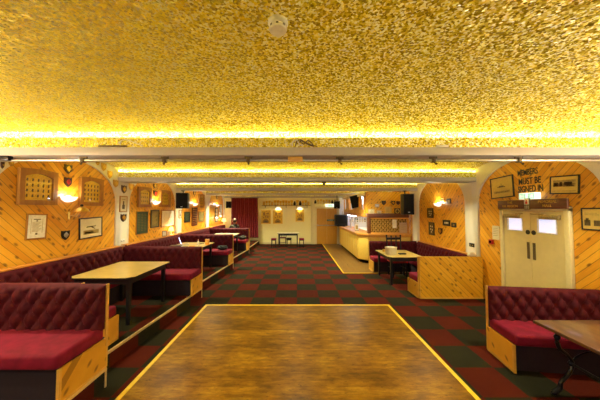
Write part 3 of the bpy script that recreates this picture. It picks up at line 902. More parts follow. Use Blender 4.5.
# ------------------------------------------------------------------ booths
def tufted(m, L, z0, z1, t, res, pw=.165, ph=.125):
    """front face bulges toward -y in a diamond-buttoned relief"""
    nx = max(4, int(L / res)); nz = max(4, int((z1 - z0) / res)); g = []
    for j in range(nz + 1):
        z = z0 + (z1 - z0) * j / nz; row = []
        for i in range(nx + 1):
            x = L * i / nx
            p = x / pw + (z - z0) / (2 * ph); q = x / pw - (z - z0) / (2 * ph)
            hgt = .055 * math.sqrt(abs(math.sin(PI * p) * math.sin(PI * q)))
            e = min(1, (z1 - z) / .05, x / .03 + .2, (L - x) / .03 + .2)
            y = -.02 - hgt * max(0, e) - .03 * (1 - (z - z0) / (z1 - z0))
            if j == nz: y = .0
            row.append(m.bm.verts.new((x, y, z)))
        g.append(row)
    for j in range(nz):
        for i in range(nx): m.bm.faces.new((g[j][i], g[j][i + 1], g[j + 1][i + 1], g[j + 1][i]))
    top = [m.bm.verts.new((v.co.x, t, v.co.z)) for v in g[-1]]
    for i in range(nx): m.bm.faces.new((g[-1][i], g[-1][i + 1], top[i + 1], top[i]))
    for col, tp in ((0, top[0]), (nx, top[-1])):
        bot = m.bm.verts.new((g[0][col].co.x, t, z0))
        m.bm.faces.new([g[j][col] for j in range(nz + 1)] + [tp, bot])


def bench(label, L, loc, rz, left=False, right=False, res=.03, depth=.57, ledge=0, rear=0, back_h=.94, back=.035, ext0=0, ext1=0):
    """local x along the bench 0..L, backrest plane at y = 0 facing -y"""
    t = thing('booth_bench', label, 'bench', loc, rz, 'crimson buttoned booth benches')
    m = MB(); m.box(0, L, -depth + .07, back, 0, .33); m.build('seat_base', M['kick'], t)
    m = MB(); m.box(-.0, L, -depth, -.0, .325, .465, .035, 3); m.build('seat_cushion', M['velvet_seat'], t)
    m = MB(); tufted(m, L + ext0 + ext1, .44, back_h, back, res)
    if ext0:
        for v in m.bm.verts: v.co.x -= ext0
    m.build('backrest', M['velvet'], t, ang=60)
    for flag, x, s in ((left, 0, -1), (right, L, 1)):
        if not flag: continue
        m = MB(); m.box(min(x, x + s * .02), max(x, x + s * .02), -depth + .03, back if False else .0, .02, .335); e = m.build('end_panel', M['pine_r'], t)
        m = MB(); xx = (min(x, x + s * .028), max(x, x + s * .028))
        m.box(*xx, -depth + .01, .0, 0, .03); m.box(*xx, -depth + .005, -depth + .03, 0, .335)
        m.build('edge_strip', M['postwood'], e)
        m = MB(); m.box(min(x, x + s * .016), max(x, x + s * .016), -.004, back, 0, back_h + .006, .003, 1); m.build('end_post', M['postwood'], t)
    if ledge:
        m = MB(); m.box(0, L, back, back + ledge, 0, back_h - .02); m.build('ledge_box', M['ledgewood'], t)
        m = MB(); m.box(0, L, -.01, back + ledge, back_h, back_h + .022, .004); m.build('top_ledge', M['ledgewood'], t)
    if rear:
        m = MB(); m.box(-ext0 - .15, L, back, back + .025, .0, back_h + .01, .002, 1); r_ = m.build('rear_panel', M['pine_s'], t)
        m = MB(); m.box(-ext0 - .15, L, back + .02, back + .034, 0, .03); m.box(L - .012, L, back + .02, back + .034, 0, back_h + .01); m.build('edge_strip', M['postwood'], r_)
    return t


XE = -2.2
bench('near left crimson bench facing the camera, at the front corner of the platform', XE + 4.16, (-4.16, DIV[0], PH), 0, right=True, res=.018)
nms = ['first', 'second', 'third', 'fourth']
for k in range(4):
    y0 = DIV[k] + .10
    y1 = DIV[k + 1] if k < 3 else FAR - .56
    xe = -2.52 if k < 3 else -2.3
    # facing away from camera
    bench(['bench with its back to the camera directly behind the near left bench', 'bench facing away at the near side of the second left booth', 'bench facing away at the near side of the third left booth', 'bench facing away in the last left booth before the curtain'][k],
          xe + 3.44, (xe, y0 - .03, PH), PI, left=True, res=.03, ext1=.56)
    # along the wall
    bench(['long crimson bench along the wall of the first left booth under the aeroplane picture', 'crimson bench along the wall of the second left booth under the green board', 'crimson bench along the wall of the third left booth', 'crimson bench along the wall of the fourth left booth'][k],
          y1 - y0 - .08, (-4.02, y0 + .04, PH), PI / 2, res=.022 if k == 0 else .035, ledge=.10, back_h=.95)
    if k < 3:
        bench(['crimson bench facing camera at the far side of the first left booth', 'crimson bench facing camera at the far side of the second left booth', 'crimson bench facing camera at the far side of the third left booth'][k],
              XE + 3.44, (-3.44, y1 + .02, PH), 0, right=True, res=.022 if k == 0 else .035, ext0=.56)

# right side
bench('near right crimson bench facing camera, backing onto the door passage', 1.44, (2.76, 3.62, 0), R(-7), left=True, res=.018, depth=.52, back_h=.90)
bench('right booth bench with its slanted pine rear panel facing the camera', 3.49 - 2.77, (3.49, 5.70, 0), PI, right=True, rear=1, res=.03, depth=.5, back_h=.93, back=.035, ext0=.56)
bench('long crimson bench along the right wall below the framed badges', 8.36 - 5.80, (4.07, 8.36, 0), -PI / 2, res=.03, ledge=.08, back_h=.93)
bench('crimson bench facing camera against the end of the bar', 3.49 - 2.45, (2.45, 8.42, 0), 0, left=True, res=.03, depth=.5, back_h=.93, ext1=.56)
m = MB(); m.box(-.09, .09, -.04, .05, 0, .07, .03, 3); m.box(-.06, .05, -.035, .045, .06, .095, .015, 2)
tag(m.build('folded_cloth', M['paper'], None, (3.98, 5.672, .9405), R(4)), 'folded cream cloth on top of the slanted pine bench panel', 'cloth')


# ------------------------------------------------------------------ tables
def table(label, x0, x1, y0, y1, z0, top_m='tabletop', h=.75, apron_m='black', rot=0, group='plain booth tables', name='pub_table', leg=.03):
    cx, cy = (x0 + x1) / 2, (y0 + y1) / 2; w, d = (x1 - x0) / 2, (y1 - y0) / 2
    t = thing(name, label, 'table', (cx, cy, z0), rot, group)
    c = min(.09, w * .25)
    pl = [(-w + c, -d), (w - c, -d), (w, -d + c), (w, d - c * .4), (w - c * .4, d), (-w + c * .4, d), (-w, d - c * .4), (-w, -d + c)]
    m = MB(); m.prism(pl, h - .022, h, 'z'); top = m.build('tabletop', M[top_m], t)
    m = MB(); m.prism([(a * 1.004, b * 1.004) for a, b in pl], h - .026, h - .006, 'z'); m.build('edge_band', M['black'], top)
    m = MB(); i = .07
    m.box(-w + i, w - i, -d + i, -d + i + .025, h - .12, h - .024); m.box(-w + i, w - i, d - i - .025, d - i, h - .12, h - .024)
    m.box(-w + i, -w + i + .025, -d + i, d - i, h - .12, h - .024); m.box(w - i - .025, w - i, -d + i, d - i, h - .12, h - .024)
    m.build('apron', M[apron_m], t)
    f = None
    for sx in (-1, 1):
        for sy in (-1, 1):
            if f is None:
                m = MB(); m.prism([(-leg, -leg), (leg, -leg), (leg, leg), (-leg, leg)], .0, h - .024, 'z')
                for v in m.bm.verts:
                    if v.co.z < .01: v.co.x *= .75; v.co.y *= .75
                f = m.build('leg', M[apron_m], t); o = f
            else: o = f.copy(); COL.objects.link(o); o.parent = t
            o.location = (sx * (w - i - leg + .005), sy * (d - i - leg + .005), 0)
    return t


table('beige-topped black table in the first left booth', -3.55, -2.55, 3.84, 5.03, PH)
table('cluttered beige table with laptop in the second left booth', -3.6, -2.62, 6.85, 7.9, PH)
table('pale-topped table in the third left booth', -3.5, -2.5, 9.75, 10.85, PH, 'tabletop_pale')
table('beige-topped black table holding the wicker basket, right booth', 2.42, 3.36, 6.55, 7.72, 0)

# near right cast iron table
t = thing('cast_iron_table', 'dark wooden table on cast-iron legs at the near right', 'table', (3.32, 2.40, 0))
m = MB(); m.box(-.62, .62, -.48, .48, .715, .75, .008); m.build('tabletop', M['tabledark'], t)
for sx in (-1, 1):
    for sy in (-1, 1):
        m = MB()
        pts = []
        ctrl = [(.40, .70), (.47, .62), (.45, .50), (.36, .42), (.31, .33), (.36, .22), (.44, .14), (.46, .07), (.52, .03)]
        P_ = [Vector((a, 0, b)) for a, b in ctrl]
        for i in range(len(P_) - 1):
            p0, p1, p2, p3 = P_[max(i - 1, 0)], P_[i], P_[i + 1], P_[min(i + 2, len(P_) - 1)]
            for k in range(4):
                u = k / 4; pts.append(.5 * ((2 * p1) + (-p0 + p2) * u + (2 * p0 - 5 * p1 + 4 * p2 - p3) * u * u + (-p0 + 3 * p1 - 3 * p2 + p3) * u ** 3))
        pts.append(P_[-1])
        m.tube([(sx * p.x, sy * p.z * 0 + sy * .36, p.z) for p in pts], [.026 - .008 * math.sin(PI * i / len(pts)) for i in range(len(pts))], 8)
        m.ball((sx * .47, sy * .36, .62), .034, (1, .8, 1), 10); m.ball((sx * .33, sy * .36, .335), .030, (1, .8, 1), 10)
        m.ball((sx * .52, sy * .36, .026), .03, (1.3, .8, .8), 10)
        m.build('leg', M['iron'], t)
m = MB(); m.box(-.45, .45, -.38, -.34, .69, .715); m.box(-.45, .45, .34, .38, .69, .715); m.build('top_rail', M['iron'], t)
m = MB(); m.cyl((-.33, -.36, .335), (-.33, .36, .335), .013); m.cyl((.33, -.36, .335), (.33, .36, .335), .013); m.cyl((-.33, 0, .335), (.33, 0, .335), .013); m.build('stretcher', M['iron'], t)
for sy in (-1, 1):
    m = MB(); m.tube([(.31 * math.cos(a), sy * .36, .335 + .13 * math.sin(a)) for a in [PI * i / 12 for i in range(13)]], .012, 6); m.build('scroll', M['iron'], t)

# things on the first and second tables
TZ = PH + .75
x2 = -3.12
t = thing('laptop', 'open laptop with a glowing blue screen on the second left table', 'laptop', (-3.34, 7.42, TZ), R(115))
m = MB(); m.box(-.16, .16, -.11, .11, 0, .018, .004); m.build('base', M['chrome'], t)
m = MB(); m.box(-.16, .16, -.006, .006, 0, .21, .003, rot=(R(-20), 0, 0), piv=(0, 0, 0))
l = m.build('lid', M['screen'], t, (0, .11, .016))
m = MB(); m.box(-.15, .15, -.009, -.0055, .012, .2, rot=(R(-20), 0, 0), piv=(0, 0, 0)); m.build('screen', M['laptop_screen'], l)
x, z = ony(207.3, 239, 7.4)
m = MB(); m.box(-.055, .055, -.03, .03, 0, .165, .004); m.mi = 1; m.box(-.04, .04, -.032, -.029, .05, .12)
tag(m.build('menu_holder', [M['orange'], M['postwood']], None, (x, 7.4, TZ)), 'orange card menu holder standing on the second left table', 'menu')
x, z = ony(198.3, 240, 7.3)
t = thing('bottle', 'small pale bottle with pinkish wrap on the second left table', 'bottle', (x, 7.3, TZ))
m = MB(); m.lathe([(0, 0), (.032, 0), (.034, .02), (.034, .09), (.012, .13), (.012, .165), (0, .165)], n=14); m.build('body', M['bottleclear'], t)
m = MB(); m.lathe([(.014, .128), (.0145, .168), (0, .168)], n=12); m.build('neck_wrap', M['pink'], t)
for (px, w_, d_, h_, mt, nm, lab) in ((172.5, .3, .22, .03, 'black', 'flat_case', 'flat black case at the left end of the second left table'), (179, .22, .16, .006, 'paperwhite', 'paper_sheet', 'white paper sheet lying before the laptop on the second left table'), (192, .16, .12, .02, 'orange', 'snack_packet', 'orange snack packet on the second left table'), (202, .12, .08, .02, 'sepia', 'purse', 'small dark purse between bottle and menu holder on the second left table')):
    yy = {172.5: 7.06, 179: 7.08, 192: 7.05, 202: 7.55}[px]
    x, _ = ony(px, 243, yy)
    x = max(x, -3.44) if nm == 'flat_case' else x
    m = MB(); m.box(-w_ / 2, w_ / 2, -d_ / 2, d_ / 2, 0, h_, min(.008, h_ * .4)); tag(m.build(nm, M[mt], None, (x, yy, TZ), R(10)), lab, nm.split('_')[-1])


def heap(name, label, loc, w, d, h, mat, seed, cat):
    random.seed(seed); m = MB(); m.ball((0, 0, 0), 1, (1, 1, 1), 22)
    ph = [random.random() * 6 for _ in range(6)]
    for v in m.bm.verts:
        c = v.co; k = 1 + .12 * math.sin(5 * c.x + ph[0]) * math.sin(4 * c.y + ph[1]) + .08 * math.sin(9 * c.z + 7 * c.x + ph[2])
        v.co = Vector((c.x * w / 2 * k, c.y * d / 2 * k, max(0, (c.z * .5 + .5)) * h * (k if c.z > -.5 else 1)))
    return tag(m.build(name, M[mat], None, loc), label, cat)


x, z = ony(221.5, 245, 8.1)
heap('black_bag', 'black bag lying on the far bench seat of the second left booth', (x, 8.2, PH + .465), .34, .28, .14, 'blackcloth', 3, 'bag')
x, z = ony(242, 237, 11)
heap('folded_coat', 'dark olive coat heaped on the far bench seat of the third left booth', (x + .02, 11.0, PH + .465), .36, .3, .16, 'jacket', 5, 'coat')
# small lamp and pictures on the ledge by the second column
LZ = PH + .972
x, z = ony(179.8, 226, 8.5)
yl = 8.12; xl = -4.02 - .1
t = thing('table_lamp', 'small orange-shaded table lamp on the bench ledge at the second column', 'table lamp', (xl, yl, LZ))
m = MB(); m.lathe([(0, 0), (.05, 0), (.05, .012), (.018, .03), (.026, .07), (.012, .11), (.01, .16), (0, .16)], n=16); m.build('base', M['paperwhite'], t)
m = MB(); m.lathe([(.05, .25), (.085, .12), (.083, .12), (.048, .25)], n=20); m.build('lamp_shade', M['lampshade'], t)
ld = bpy.data.lights.new('glow', 'POINT'); ld.energy = 1.2; ld.color = (1, .6, .25); ld.shadow_soft_size = .03
lo = bpy.data.objects.new('glow', ld); COL.objects.link(lo); lo.parent = t; lo.location = (0, 0, .24)
for px, lab, w_, h_, dark in ((170.8, 'pale card in a dark frame leaning on the ledge left of the small lamp', .12, .17, 'black'), (176.5, 'small white card standing on the ledge beside the small lamp', .08, .14, 'paper')):
    yy = 7.62 if dark == 'black' else 7.86
    t = thing('standing_photo', lab, 'photo', (-4.075, yy, LZ), rot=(0, 0, R(40)))
    m = MB(); m.box(-w_ / 2, w_ / 2, -.008, .008, 0, h_, .002, 1); m.build('frame', M[dark], t)
    m = MB(); m.box(-w_ * .4, w_ * .4, -.010, -.007, h_ * .1, h_ * .9); m.build('card', M['paperwhite'], t)

# right booth table: basket, iron stand, dark wallet, tin
def on_tab(px, py):
    a, b, c = ray(px, py); tt = (.75 - H) / c; return a * tt, b * tt


x, y = on_tab(391.8, 255.3)
t = thing('wicker_basket', 'pale wicker basket at the near end of the right booth table', 'basket', (x + .03, y + .14, .75))
m = MB(); m.lathe([(0, .002), (.145, .002), (.155, .09), (.165, .19), (.158, .19), (.148, .09), (.138, .01), (0, .01)], n=24, scy=.75)
m.build('body', M['wicker'], t)
m = MB(); m.lathe([(.156, .18), (.172, .187), (.172, .205), (.156, .21)], n=24, scy=.75); m.build('rim', M['paper'], t)
m = MB(); m.box(-.1, .1, -.07, .07, .15, .22, .03, 3); m.build('lining_cloth', M['paperwhite'], t)
x, y = on_tab(401.5, 254.2)
m = MB(); m.box(-.1, .1, -.05, .05, 0, .03, .008); tag(m.build('wallet', M['black'], None, (x + .02, y, .75), R(5)), 'flat black wallet right of the wicker basket', 'wallet')
x, y = on_tab(378, 250.5)
m = MB(); m.lathe([(0, 0), (.05, 0), (.055, .06), (.05, .07), (0, .07)], n=14); tag(m.build('ashtray', M['brass'], None, (x + .12, y - .2, .75)), 'small brass pot left of the wicker basket', 'pot')
# chairs at that table, ladder back with finials
def side_chair(label, loc, rz, h=1.0, group='wooden chairs', seat_m='red'):
    t = thing('wooden_chair', label, 'chair', loc, rz, group)
    m = MB(); m.box(-.2, .2, -.2, .2, .42, .455, .012); m.build('seat', M[seat_m], t)
    for sx in (-1, 1):
        m = MB(); m.cyl((sx * .17, -.17, 0), (sx * .17, -.17, .42), .016, .02); m.build('leg', M['iron'], t)
        m = MB(); m.tube([(sx * .17, .18, 0), (sx * .175, .18, .45), (sx * .185, .23, h)], .018, 8); m.ball((sx * .186, .232, h + .02), .024); m.build('leg', M['iron'], t)
    m = MB(); m.box(-.185, .185, .205, .235, h - .11, h - .04, .006); m.build('top_rail', M['iron'], t)
    m = MB()
    for xx in (-.065, .065): m.cyl((xx, .185, .45), (xx, .225, h - .02), .014); m.ball((xx, .228, h + .0), .022)
    m.build('spindles', M['iron'], t)
    m = MB(); m.cyl((-.17, -.17, .2), (.17, -.17, .2), .011); m.cyl((-.17, -.17, .25), (-.17, .18, .25), .011); m.cyl((.17, -.17, .25), (.17, .18, .25), .011); m.build('stretchers', M['iron'], t)
    return t


side_chair('dark spindle-back chair tucked behind the right booth table', (3.04, 7.55, 0), R(4), 1.17).scale = (1.2, 1, 1)

# ------------------------------------------------------------------ the bar
BX, BY0, BY1, BZ = 2.36, 9.15, 13.55, 1.08
t = thing('bar_counter', 'long bar counter with cream buttoned front and wooden top', 'bar counter', (0, 0, 0))
plan = [(BX, BY1), (BX, BY0 + .32), (BX + .30, BY0), (W - .06, BY0)]
m = MB(); m.prism([(BX + .06, BY1), (BX + .06, BY0 + .35), (BX + .33, BY0 + .06), (W - .06, BY0 + .06), (W - .06, BY0 + .5), (BX + .55, BY0 + .5), (BX + .55, BY1)], .01, .14, 'z'); m.build('plinth', M['dark'], t)
# padded front: panels along the three faces
def padded(p, q, n):
    p, q = Vector((*p, 0)), Vector((*q, 0)); d = (q - p); L = d.length; a = math.atan2(d.y, d.x)
    for i in range(n):
        c = p + d * ((i + .5) / n); w_ = L / n * .985
        m = MB(); m.box(-w_ / 2, w_ / 2, -.045, .03, .13, BZ - .10, .028, 3)
        for v in m.bm.verts:
            if v.co.y < -.02 and abs(v.co.z - .55) < .06: v.co.y += .01
        m.build('padded_panel', M['padding'], t, (c.x, c.y, 0), a)
padded(plan[0], plan[1], 9); padded(plan[1], plan[2], 1); padded(plan[2], plan[3], 4)
m = MB(); m.prism([(BX + .02, BY1), (BX + .02, BY0 + .33), (BX + .31, BY0 + .02), (W - .06, BY0 + .02), (W - .06, BY0 + .45), (BX + .55, BY0 + .45), (BX + .55, BY1)], .12, BZ - .02, 'z'); m.build('carcass', M['ledgewood'], t)
m = MB(); m.prism([(BX - .10, BY1), (BX - .10, BY0 + .28), (BX + .26, BY0 - .10), (W - .06, BY0 - .10), (W - .06, BY0 + .5), (BX + .6, BY0 + .5), (BX + .6, BY1)], BZ - .02, BZ + .02, 'z'); m.build('counter_top', M['barwood'], t)
m = MB(); m.prism([(BX - .07, BY1), (BX - .07, BY0 + .29), (BX + .27, BY0 - .07), (W - .06, BY0 - .07), (W - .06, BY0 + .3), (BX + .3, BY0 + .3), (BX + .3, BY1)], BZ - .10, BZ - .02, 'z'); m.build('fascia', M['barwood'], t)

# screen of the bar end: frame, bottle lattice, header, upper boards
t = thing('bar_lattice_screen', 'wooden bar screen with dark diamond bottle lattice above the bar end', 'screen', (0, BY0 + .12, 0))
x0, _ = ony(369.3, 225, BY0 + .12); x1 = WP - .02
_, z0 = ony(385, 233.3, BY0 + .12); _, z1 = ony(385, 219, BY0 + .12)
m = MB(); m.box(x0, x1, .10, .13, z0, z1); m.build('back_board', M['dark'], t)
m = MB(); m.box(x1 - .05, x1, -.02, .14, BZ + .02, z1, .004); m.box(x0 + .05, x1 - .05, -.02, .14, z1 - .01, z1 + .05, .004); m.box(x0 + .05, x1 - .05, -.02, .14, BZ + .02, z0 + .03, .004)
m.build('frame', M['barwood'], t)
m = MB(); m.box(x0 - .06, x0 + .05, -.02, .14, BZ + .02, z1 + .048, .004); m.build('corner_post', M['darkwood'], t)
m = MB(); st = .13
n_ = int((x1 - x0) / st); r_ = .033
zz = z0 + .05; row = 0
while zz < z1 - .02:
    for i in range(n_ + 1):
        xx = x0 + .06 + i * st + (st / 2 if row % 2 else 0)
        if xx > x1 - .06: continue
        pl = []
        m.tube([(xx + .052 * math.cos(a) * 1.05, .0, zz + .036 * math.sin(a)) for a in [2 * PI * k / 6 + PI / 6 for k in range(7)]], .0085, 5)
    zz += .075; row += 1
m.build('lattice', M['lattice'], t)
m = MB(); m.box(x0 - .05, x1, -.04, .14, z1 + .05, z1 + .21, .006); m.build('header', M['darkwood'], t)
# upper chevron boards (carry the plaques)
zu = z1 + .215
m = MB(); m.box(x0 - .10, W - .06, -.02, .10, zu, ZB - .002); tag(m.build('bar_upper_panel', M['pine_s'], None, (0, BY0 + .16, 0)), 'slanted pine boards above the bar lattice carrying the plaques', 'panel')
PY = BY0 + .16 - .02


def fbox(px0, py0, px1, py1, Y):
    a, c = ony(px0, py0, Y); b, d = ony(px1, py1, Y); return (a + b) / 2, (c + d) / 2, b - a, c - d


for b_, lab, fm, sm, kd in (((367.6, 208.6, 374.8, 214), 'white plaque with dark mark leftmost above the bar lattice', 'postwood', 'paper', 'ship'),
                            ((376.2, 210, 381.8, 214.3), 'pale plaque second from left above the bar lattice', 'postwood', 'paper', 'ship'),
                            ((375, 204, 379, 207), 'small grey card higher than the white plaques over the bar', 'chrome', 'paperwhite', None),
                            ((384.5, 206.3, 391.8, 213.2), 'large yellow framed sheet in the middle above the bar lattice', 'brass', 'paperyellow', 'list')):
    picture('framed_plaque', lab, 'F', fbox(*b_, PY), PY, fm, sm, kd, .025, cat='plaque')
for b_, lab in (((381.6, 200.6, 385.8, 205.2), 'black shield leftmost of three above the yellow sheet over the bar'), ((391.2, 200.8, 395, 205), 'black shield in the middle of three over the bar'), ((396.2, 201, 399.8, 205), 'dark red shield rightmost of three beside the tall loudspeaker')):
    shield(lab, 'F', fbox(*b_, PY), PY, 'black' if 'black' in lab else 'shieldwood', 'goldpaint' if 'middle' in lab else 'shieldwood')
cx, cz, w_, h_ = fbox(394.2, 208.3, 400, 214, PY)
t = thing('round_plaque', 'square plaque with a yellow disc beside the tall loudspeaker', 'plaque', (cx, PY, cz))
m = MB(); m.box(-w_ / 2, w_ / 2, -.02, 0, -h_ / 2, h_ / 2, .004); m.build('board', M['black'], t)
m = MB(); m.cyl((0, -.02, 0), (0, -.028, 0), w_ * .42, n=24); m.build('disc', M['paperyellow'], t)
m = MB(); m.box(-w_ * .3, w_ * .3, -.031, -.028, -.02, .02); m.box(-.02, .02, -.031, -.028, -w_ * .3, w_ * .3); m.build('mark', M['sepia'], t)
for b_, mt, nm, lab in (((392.4, 219.6, 396.6, 228), 'paperwhite', 'white_notice', 'white paper notice stuck on the bar lattice'), ((399.2, 222.5, 407.2, 233), 'pinksheet', 'faded_sheet', 'faded pinkish sheet on the right of the bar lattice')):
    cx, cz, w_, h_ = fbox(*b_, BY0 + .1)
    m = MB(); m.box(-w_ / 2, w_ / 2, -.004, .0, -h_ / 2, h_ / 2)
    for k in range(4): m.mi = 1; m.box(-w_ * .35, w_ * .3, -.006, -.004, h_ * (.3 - k * .15), h_ * (.33 - k * .15))
    tag(m.build(nm, [M[mt], M['sepia_mid']], None, (cx, BY0 + .099, cz)), lab, 'notice')

# canopy over the counter
SX = 2.56; CY1 = 13.55
t = thing('bar_canopy', 'wooden canopy hanging over the bar counter with cream top rail', 'canopy', (0, 0, 0))
ya = BY0 + .28
m = MB(); m.box(SX - .05, SX + .10, ya, CY1, 2.53, ZB - .003, .006); m.build('top_rail', M['doorframe'], t)
m = MB(); m.box(SX, SX + .06, ya, CY1, 1.74, 1.86, .004); m.box(SX - .02, SX + .5, ya, CY1, 1.72, 1.745); m.build('lower_rail', M['barwood'], t)
m = MB(); m.box(SX + .005, SX + .04, ya, CY1, 1.86, 2.0); m.build('lower_boards', M['pine_s'], t)
ys = [ya + .02, 9.95, 10.75, 11.0, 12.0, 12.25, 12.9, CY1 - .07]
for yy in ys:
    m = MB(); m.box(SX, SX + .06, yy, yy + .07, 1.86, 2.53, .004); m.build('post', M['barwood'], t)
for a, b in ((ys[1] + .07, ys[2]), (ys[3] + .07, ys[3] + .35), (ys[5] + .07, ys[6])):
    m = MB(); m.box(SX + .01, SX + .03, a, b, 2.0, 2.53); m.build('board', M['pine_s'], t)
m = MB(); m.box(SX + .5, SX + .53, ya, CY1, 1.74, ZB - .01); m.build('back_panel', M['barwhite'], t)
m = MB(); m.cyl((SX + .3, ya + .2, 2.50), (SX + .3, CY1 - .1, 2.50), .013); m.build('tube', M['tube'], t)  # tube added inside the canopy to light its openings cool white
# television / tilted screen
x, z = ony(356.7, 201.4, 10.4)
t = thing('wall_television', 'black flat television tilted out from the bar canopy', 'television', (x - .04, 10.35, z), rot=(R(8), R(-12), R(-14)))
m = MB(); m.box(-.22, .22, -.03, .03, -.26, .26, .01); m.build('casing', M['black'], t)
m = MB(); m.box(-.205, .205, -.033, -.029, -.245, .245); m.build('screen', M['grille'], t)
m = MB(); m.cyl((0, .03, 0), (.14, .12, .0), .02); m.build('bracket', M['iron'], t)
# back bar
BBX, BBY = 3.0, 13.72
m = MB(); m.box(2.40, WP, BBY + .28, BBY + .31, .0, 2.66); tag(m.build('trim_20', M['barwhite']), kind='structure')
t = thing('back_bar_cabinet', 'white back bar cabinet lit behind the counter', 'cabinet', (0, 0, 0))
m = MB(); m.box(2.98, WP - .05, 10.2, BBY + .25, .01, .95, .01); m.build('carcass', M['barwhite'], t)
m = MB(); m.box(2.95, WP - .05, 10.18, BBY + .27, .95, .985, .004); m.build('worktop', M['white'], t)
t = thing('bottle_shelf', 'white bottle shelves on the wall behind the bar', 'shelf', (0, BBY + .28, 0))
for zz in (1.28, 1.6):
    m = MB(); m.box(2.5, WP - .1, -.16, 0, zz, zz + .02); m.build('shelf_board', M['white'], t)
random.seed(11)
protos = {}
for zz in (1.301, 1.621):
    for i in range(11):
        xx = 2.56 + i * .14; kind = random.choice(['bottleglass', 'bottlebrown', 'bottleclear'])
        if kind not in protos:
            b = thing('spirit_bottle', 'spirit bottle standing in the row on the shelves behind the bar', 'bottle', (0, 0, 0), group='bottles behind the bar')
            mm = MB(); mm.lathe([(0, 0), (.034, 0), (.036, .02), (.036, .14), (.014, .19), (.013, .24), (0, .24)], n=12); mm.build('body', M[kind], b)
            mm = MB(); mm.lathe([(.015, .225), (.015, .255), (0, .255)], n=10); mm.build('cap', M['red' if kind == 'bottleclear' else 'brass'], b)
            mm = MB(); mm.lathe([(.0368, .04), (.0368, .11)], n=12); mm.build('paper_label', M['paper'], b)
            protos[kind] = b; o = b
        else: o = copy_tree(protos[kind])
        o.location = (xx, BBY + .19, zz); o.rotation_euler = (0, 0, random.random() * 3)
        o['label'] = {'bottleglass': 'green', 'bottlebrown': 'brown', 'bottleclear': 'clear'}[kind] + ' spirit bottle on the shelves behind the bar'
        o['group'] = {'bottleglass': 'green', 'bottlebrown': 'brown', 'bottleclear': 'clear'}[kind] + ' bottles behind the bar'
# till/monitor at far end of counter
x, z = ony(339.8, 219, 13.2)
t = thing('black_monitor', 'black boxy monitor standing on the far end of the bar counter', 'monitor', (x + .06, 13.2, BZ + .02), R(-3))
m = MB(); m.box(-.33, .33, -.2, .25, .03, .62, .02); m.build('casing', M['black'], t)
m = MB(); m.box(-.28, .28, -.215, -.195, .14, .57, .01); m.build('screen', M['grille'], t)
m = MB(); m.box(-.28, .28, -.21, -.195, .05, .11); m.build('control_panel', M['grille'], t)
m = MB(); m.box(-.2, .2, -.15, .15, 0, .03); m.build('stand', M['black'], t)
# beer pump and counter things
for yy, lab in ((11.4, 'chrome beer font on the bar counter nearer the camera'), (12.3, 'chrome beer font further along the bar counter')):
    t = thing('beer_font', lab, 'beer pump', (BX + .32, yy, BZ + .02))
    m = MB(); m.lathe([(0, 0), (.07, 0), (.07, .015), (.035, .03), (.03, .34), (.05, .38), (.04, .43), (0, .44)], n=18); m.build('column', M['chrome'], t)
    m = MB(); m.tube([(.03, 0, .30), (.12, 0, .30), (.13, 0, .24)], .010, 8); m.build('spout', M['chrome'], t)
    m = MB(); m.box(.03, .05, -.02, .02, .40, .54, .006); m.build('tap_handle', M['black'], t)
x = BX + .2
t = thing('price_card', 'white card in an upright holder on the bar counter', 'card', (x, 10.6, BZ + .02), R(-20))
m = MB(); m.box(-.07, .07, -.004, .004, .01, .28); m.mi = 1; m.box(-.05, .05, -.006, -.004, .06, .22); m.build('card', [M['paperwhite'], M['sepia_mid']], t)
m = MB(); m.box(-.08, .08, -.03, .03, 0, .015); m.build('base', M['black'], t)
t = thing('bar_jug', 'brown bottle with red label on the bar counter near the card', 'bottle', (x + .1, 11.0, BZ + .02))
m = MB(); m.lathe([(0, 0), (.04, 0), (.042, .16), (.015, .22), (.014, .28), (0, .28)], n=14); m.build('body', M['bottlebrown'], t)
m = MB(); m.lathe([(.0432, .04), (.0432, .13)], n=14); m.build('paper_label', M['red'], t)
m = MB(); m.cyl((2.75, 11.6, 1.70), (2.75, 13.6, 1.70), .02); tl = thing('strip_light', 'cool strip light under the bar canopy', 'strip light', (0, 0, 0)); m.build('tube', M['tube'], tl)
m = MB(); m.box(2.72, 2.78, 11.55, 13.65, 1.71, 1.722); m.build('batten', M['white'], tl)

# ------------------------------------------------------------------ far wall
FY = FAR
# double door
x0, x1 = ony(316.6, 220, FY)[0], ony(336.8, 220, FY)[0]
cx = (x0 + x1) / 2; hw = (x1 - x0) / 2
m = MB(); m.box(-hw - .1, -hw, -.05, 0, 0, 2.12); m.box(hw, hw + .1, -.05, 0, 0, 2.12); m.box(-hw - .1, hw + .1, -.05, 0, 2.05, 2.16)
d2 = tag(m.build('door_2', M['doorframe'], None, (cx, FY, 0)), kind='structure')
for s in (-1, 1):
    m = MB(); m.box(min(0, s * hw) + .004, max(0, s * hw) - .004, -.04, -.002, .005, 2.05); lf = m.build('door_leaf', M['oakdoor'], d2)
    m = MB(); m.cyl((s * .05, -.1, 1.08), (s * (hw - .06), -.1, 1.08), .018); m.box(s * .05 - .02, s * .05 + .02, -.11, -.035, 1.04, 1.12); m.box(s * (hw - .06) - .02, s * (hw - .06) + .02, -.11, -.035, 1.04, 1.12); m.build('push_bar', M['chrome'], lf)
bx = ony(330.6, 220.2, FY - .05)
m = MB(); m.box(-.21, .21, -.006, 0, -.045, .045)
sg = thing('door_safety_sign', 'green safety sign on the right leaf of the far door', 'sign', (bx[0], FY - .041, bx[1]))
m.build('plate', M['green'], sg); text('FIRE DOOR KEEP CLEAR', .05, M['white'], sg, (0, -.007, 0), sx=.62)
x, z = ony(330, 206.3, FY - .2)
t = thing('exit_light', 'lit white and green exit light over the far door', 'exit sign', (x, FY - .05, z + .05))
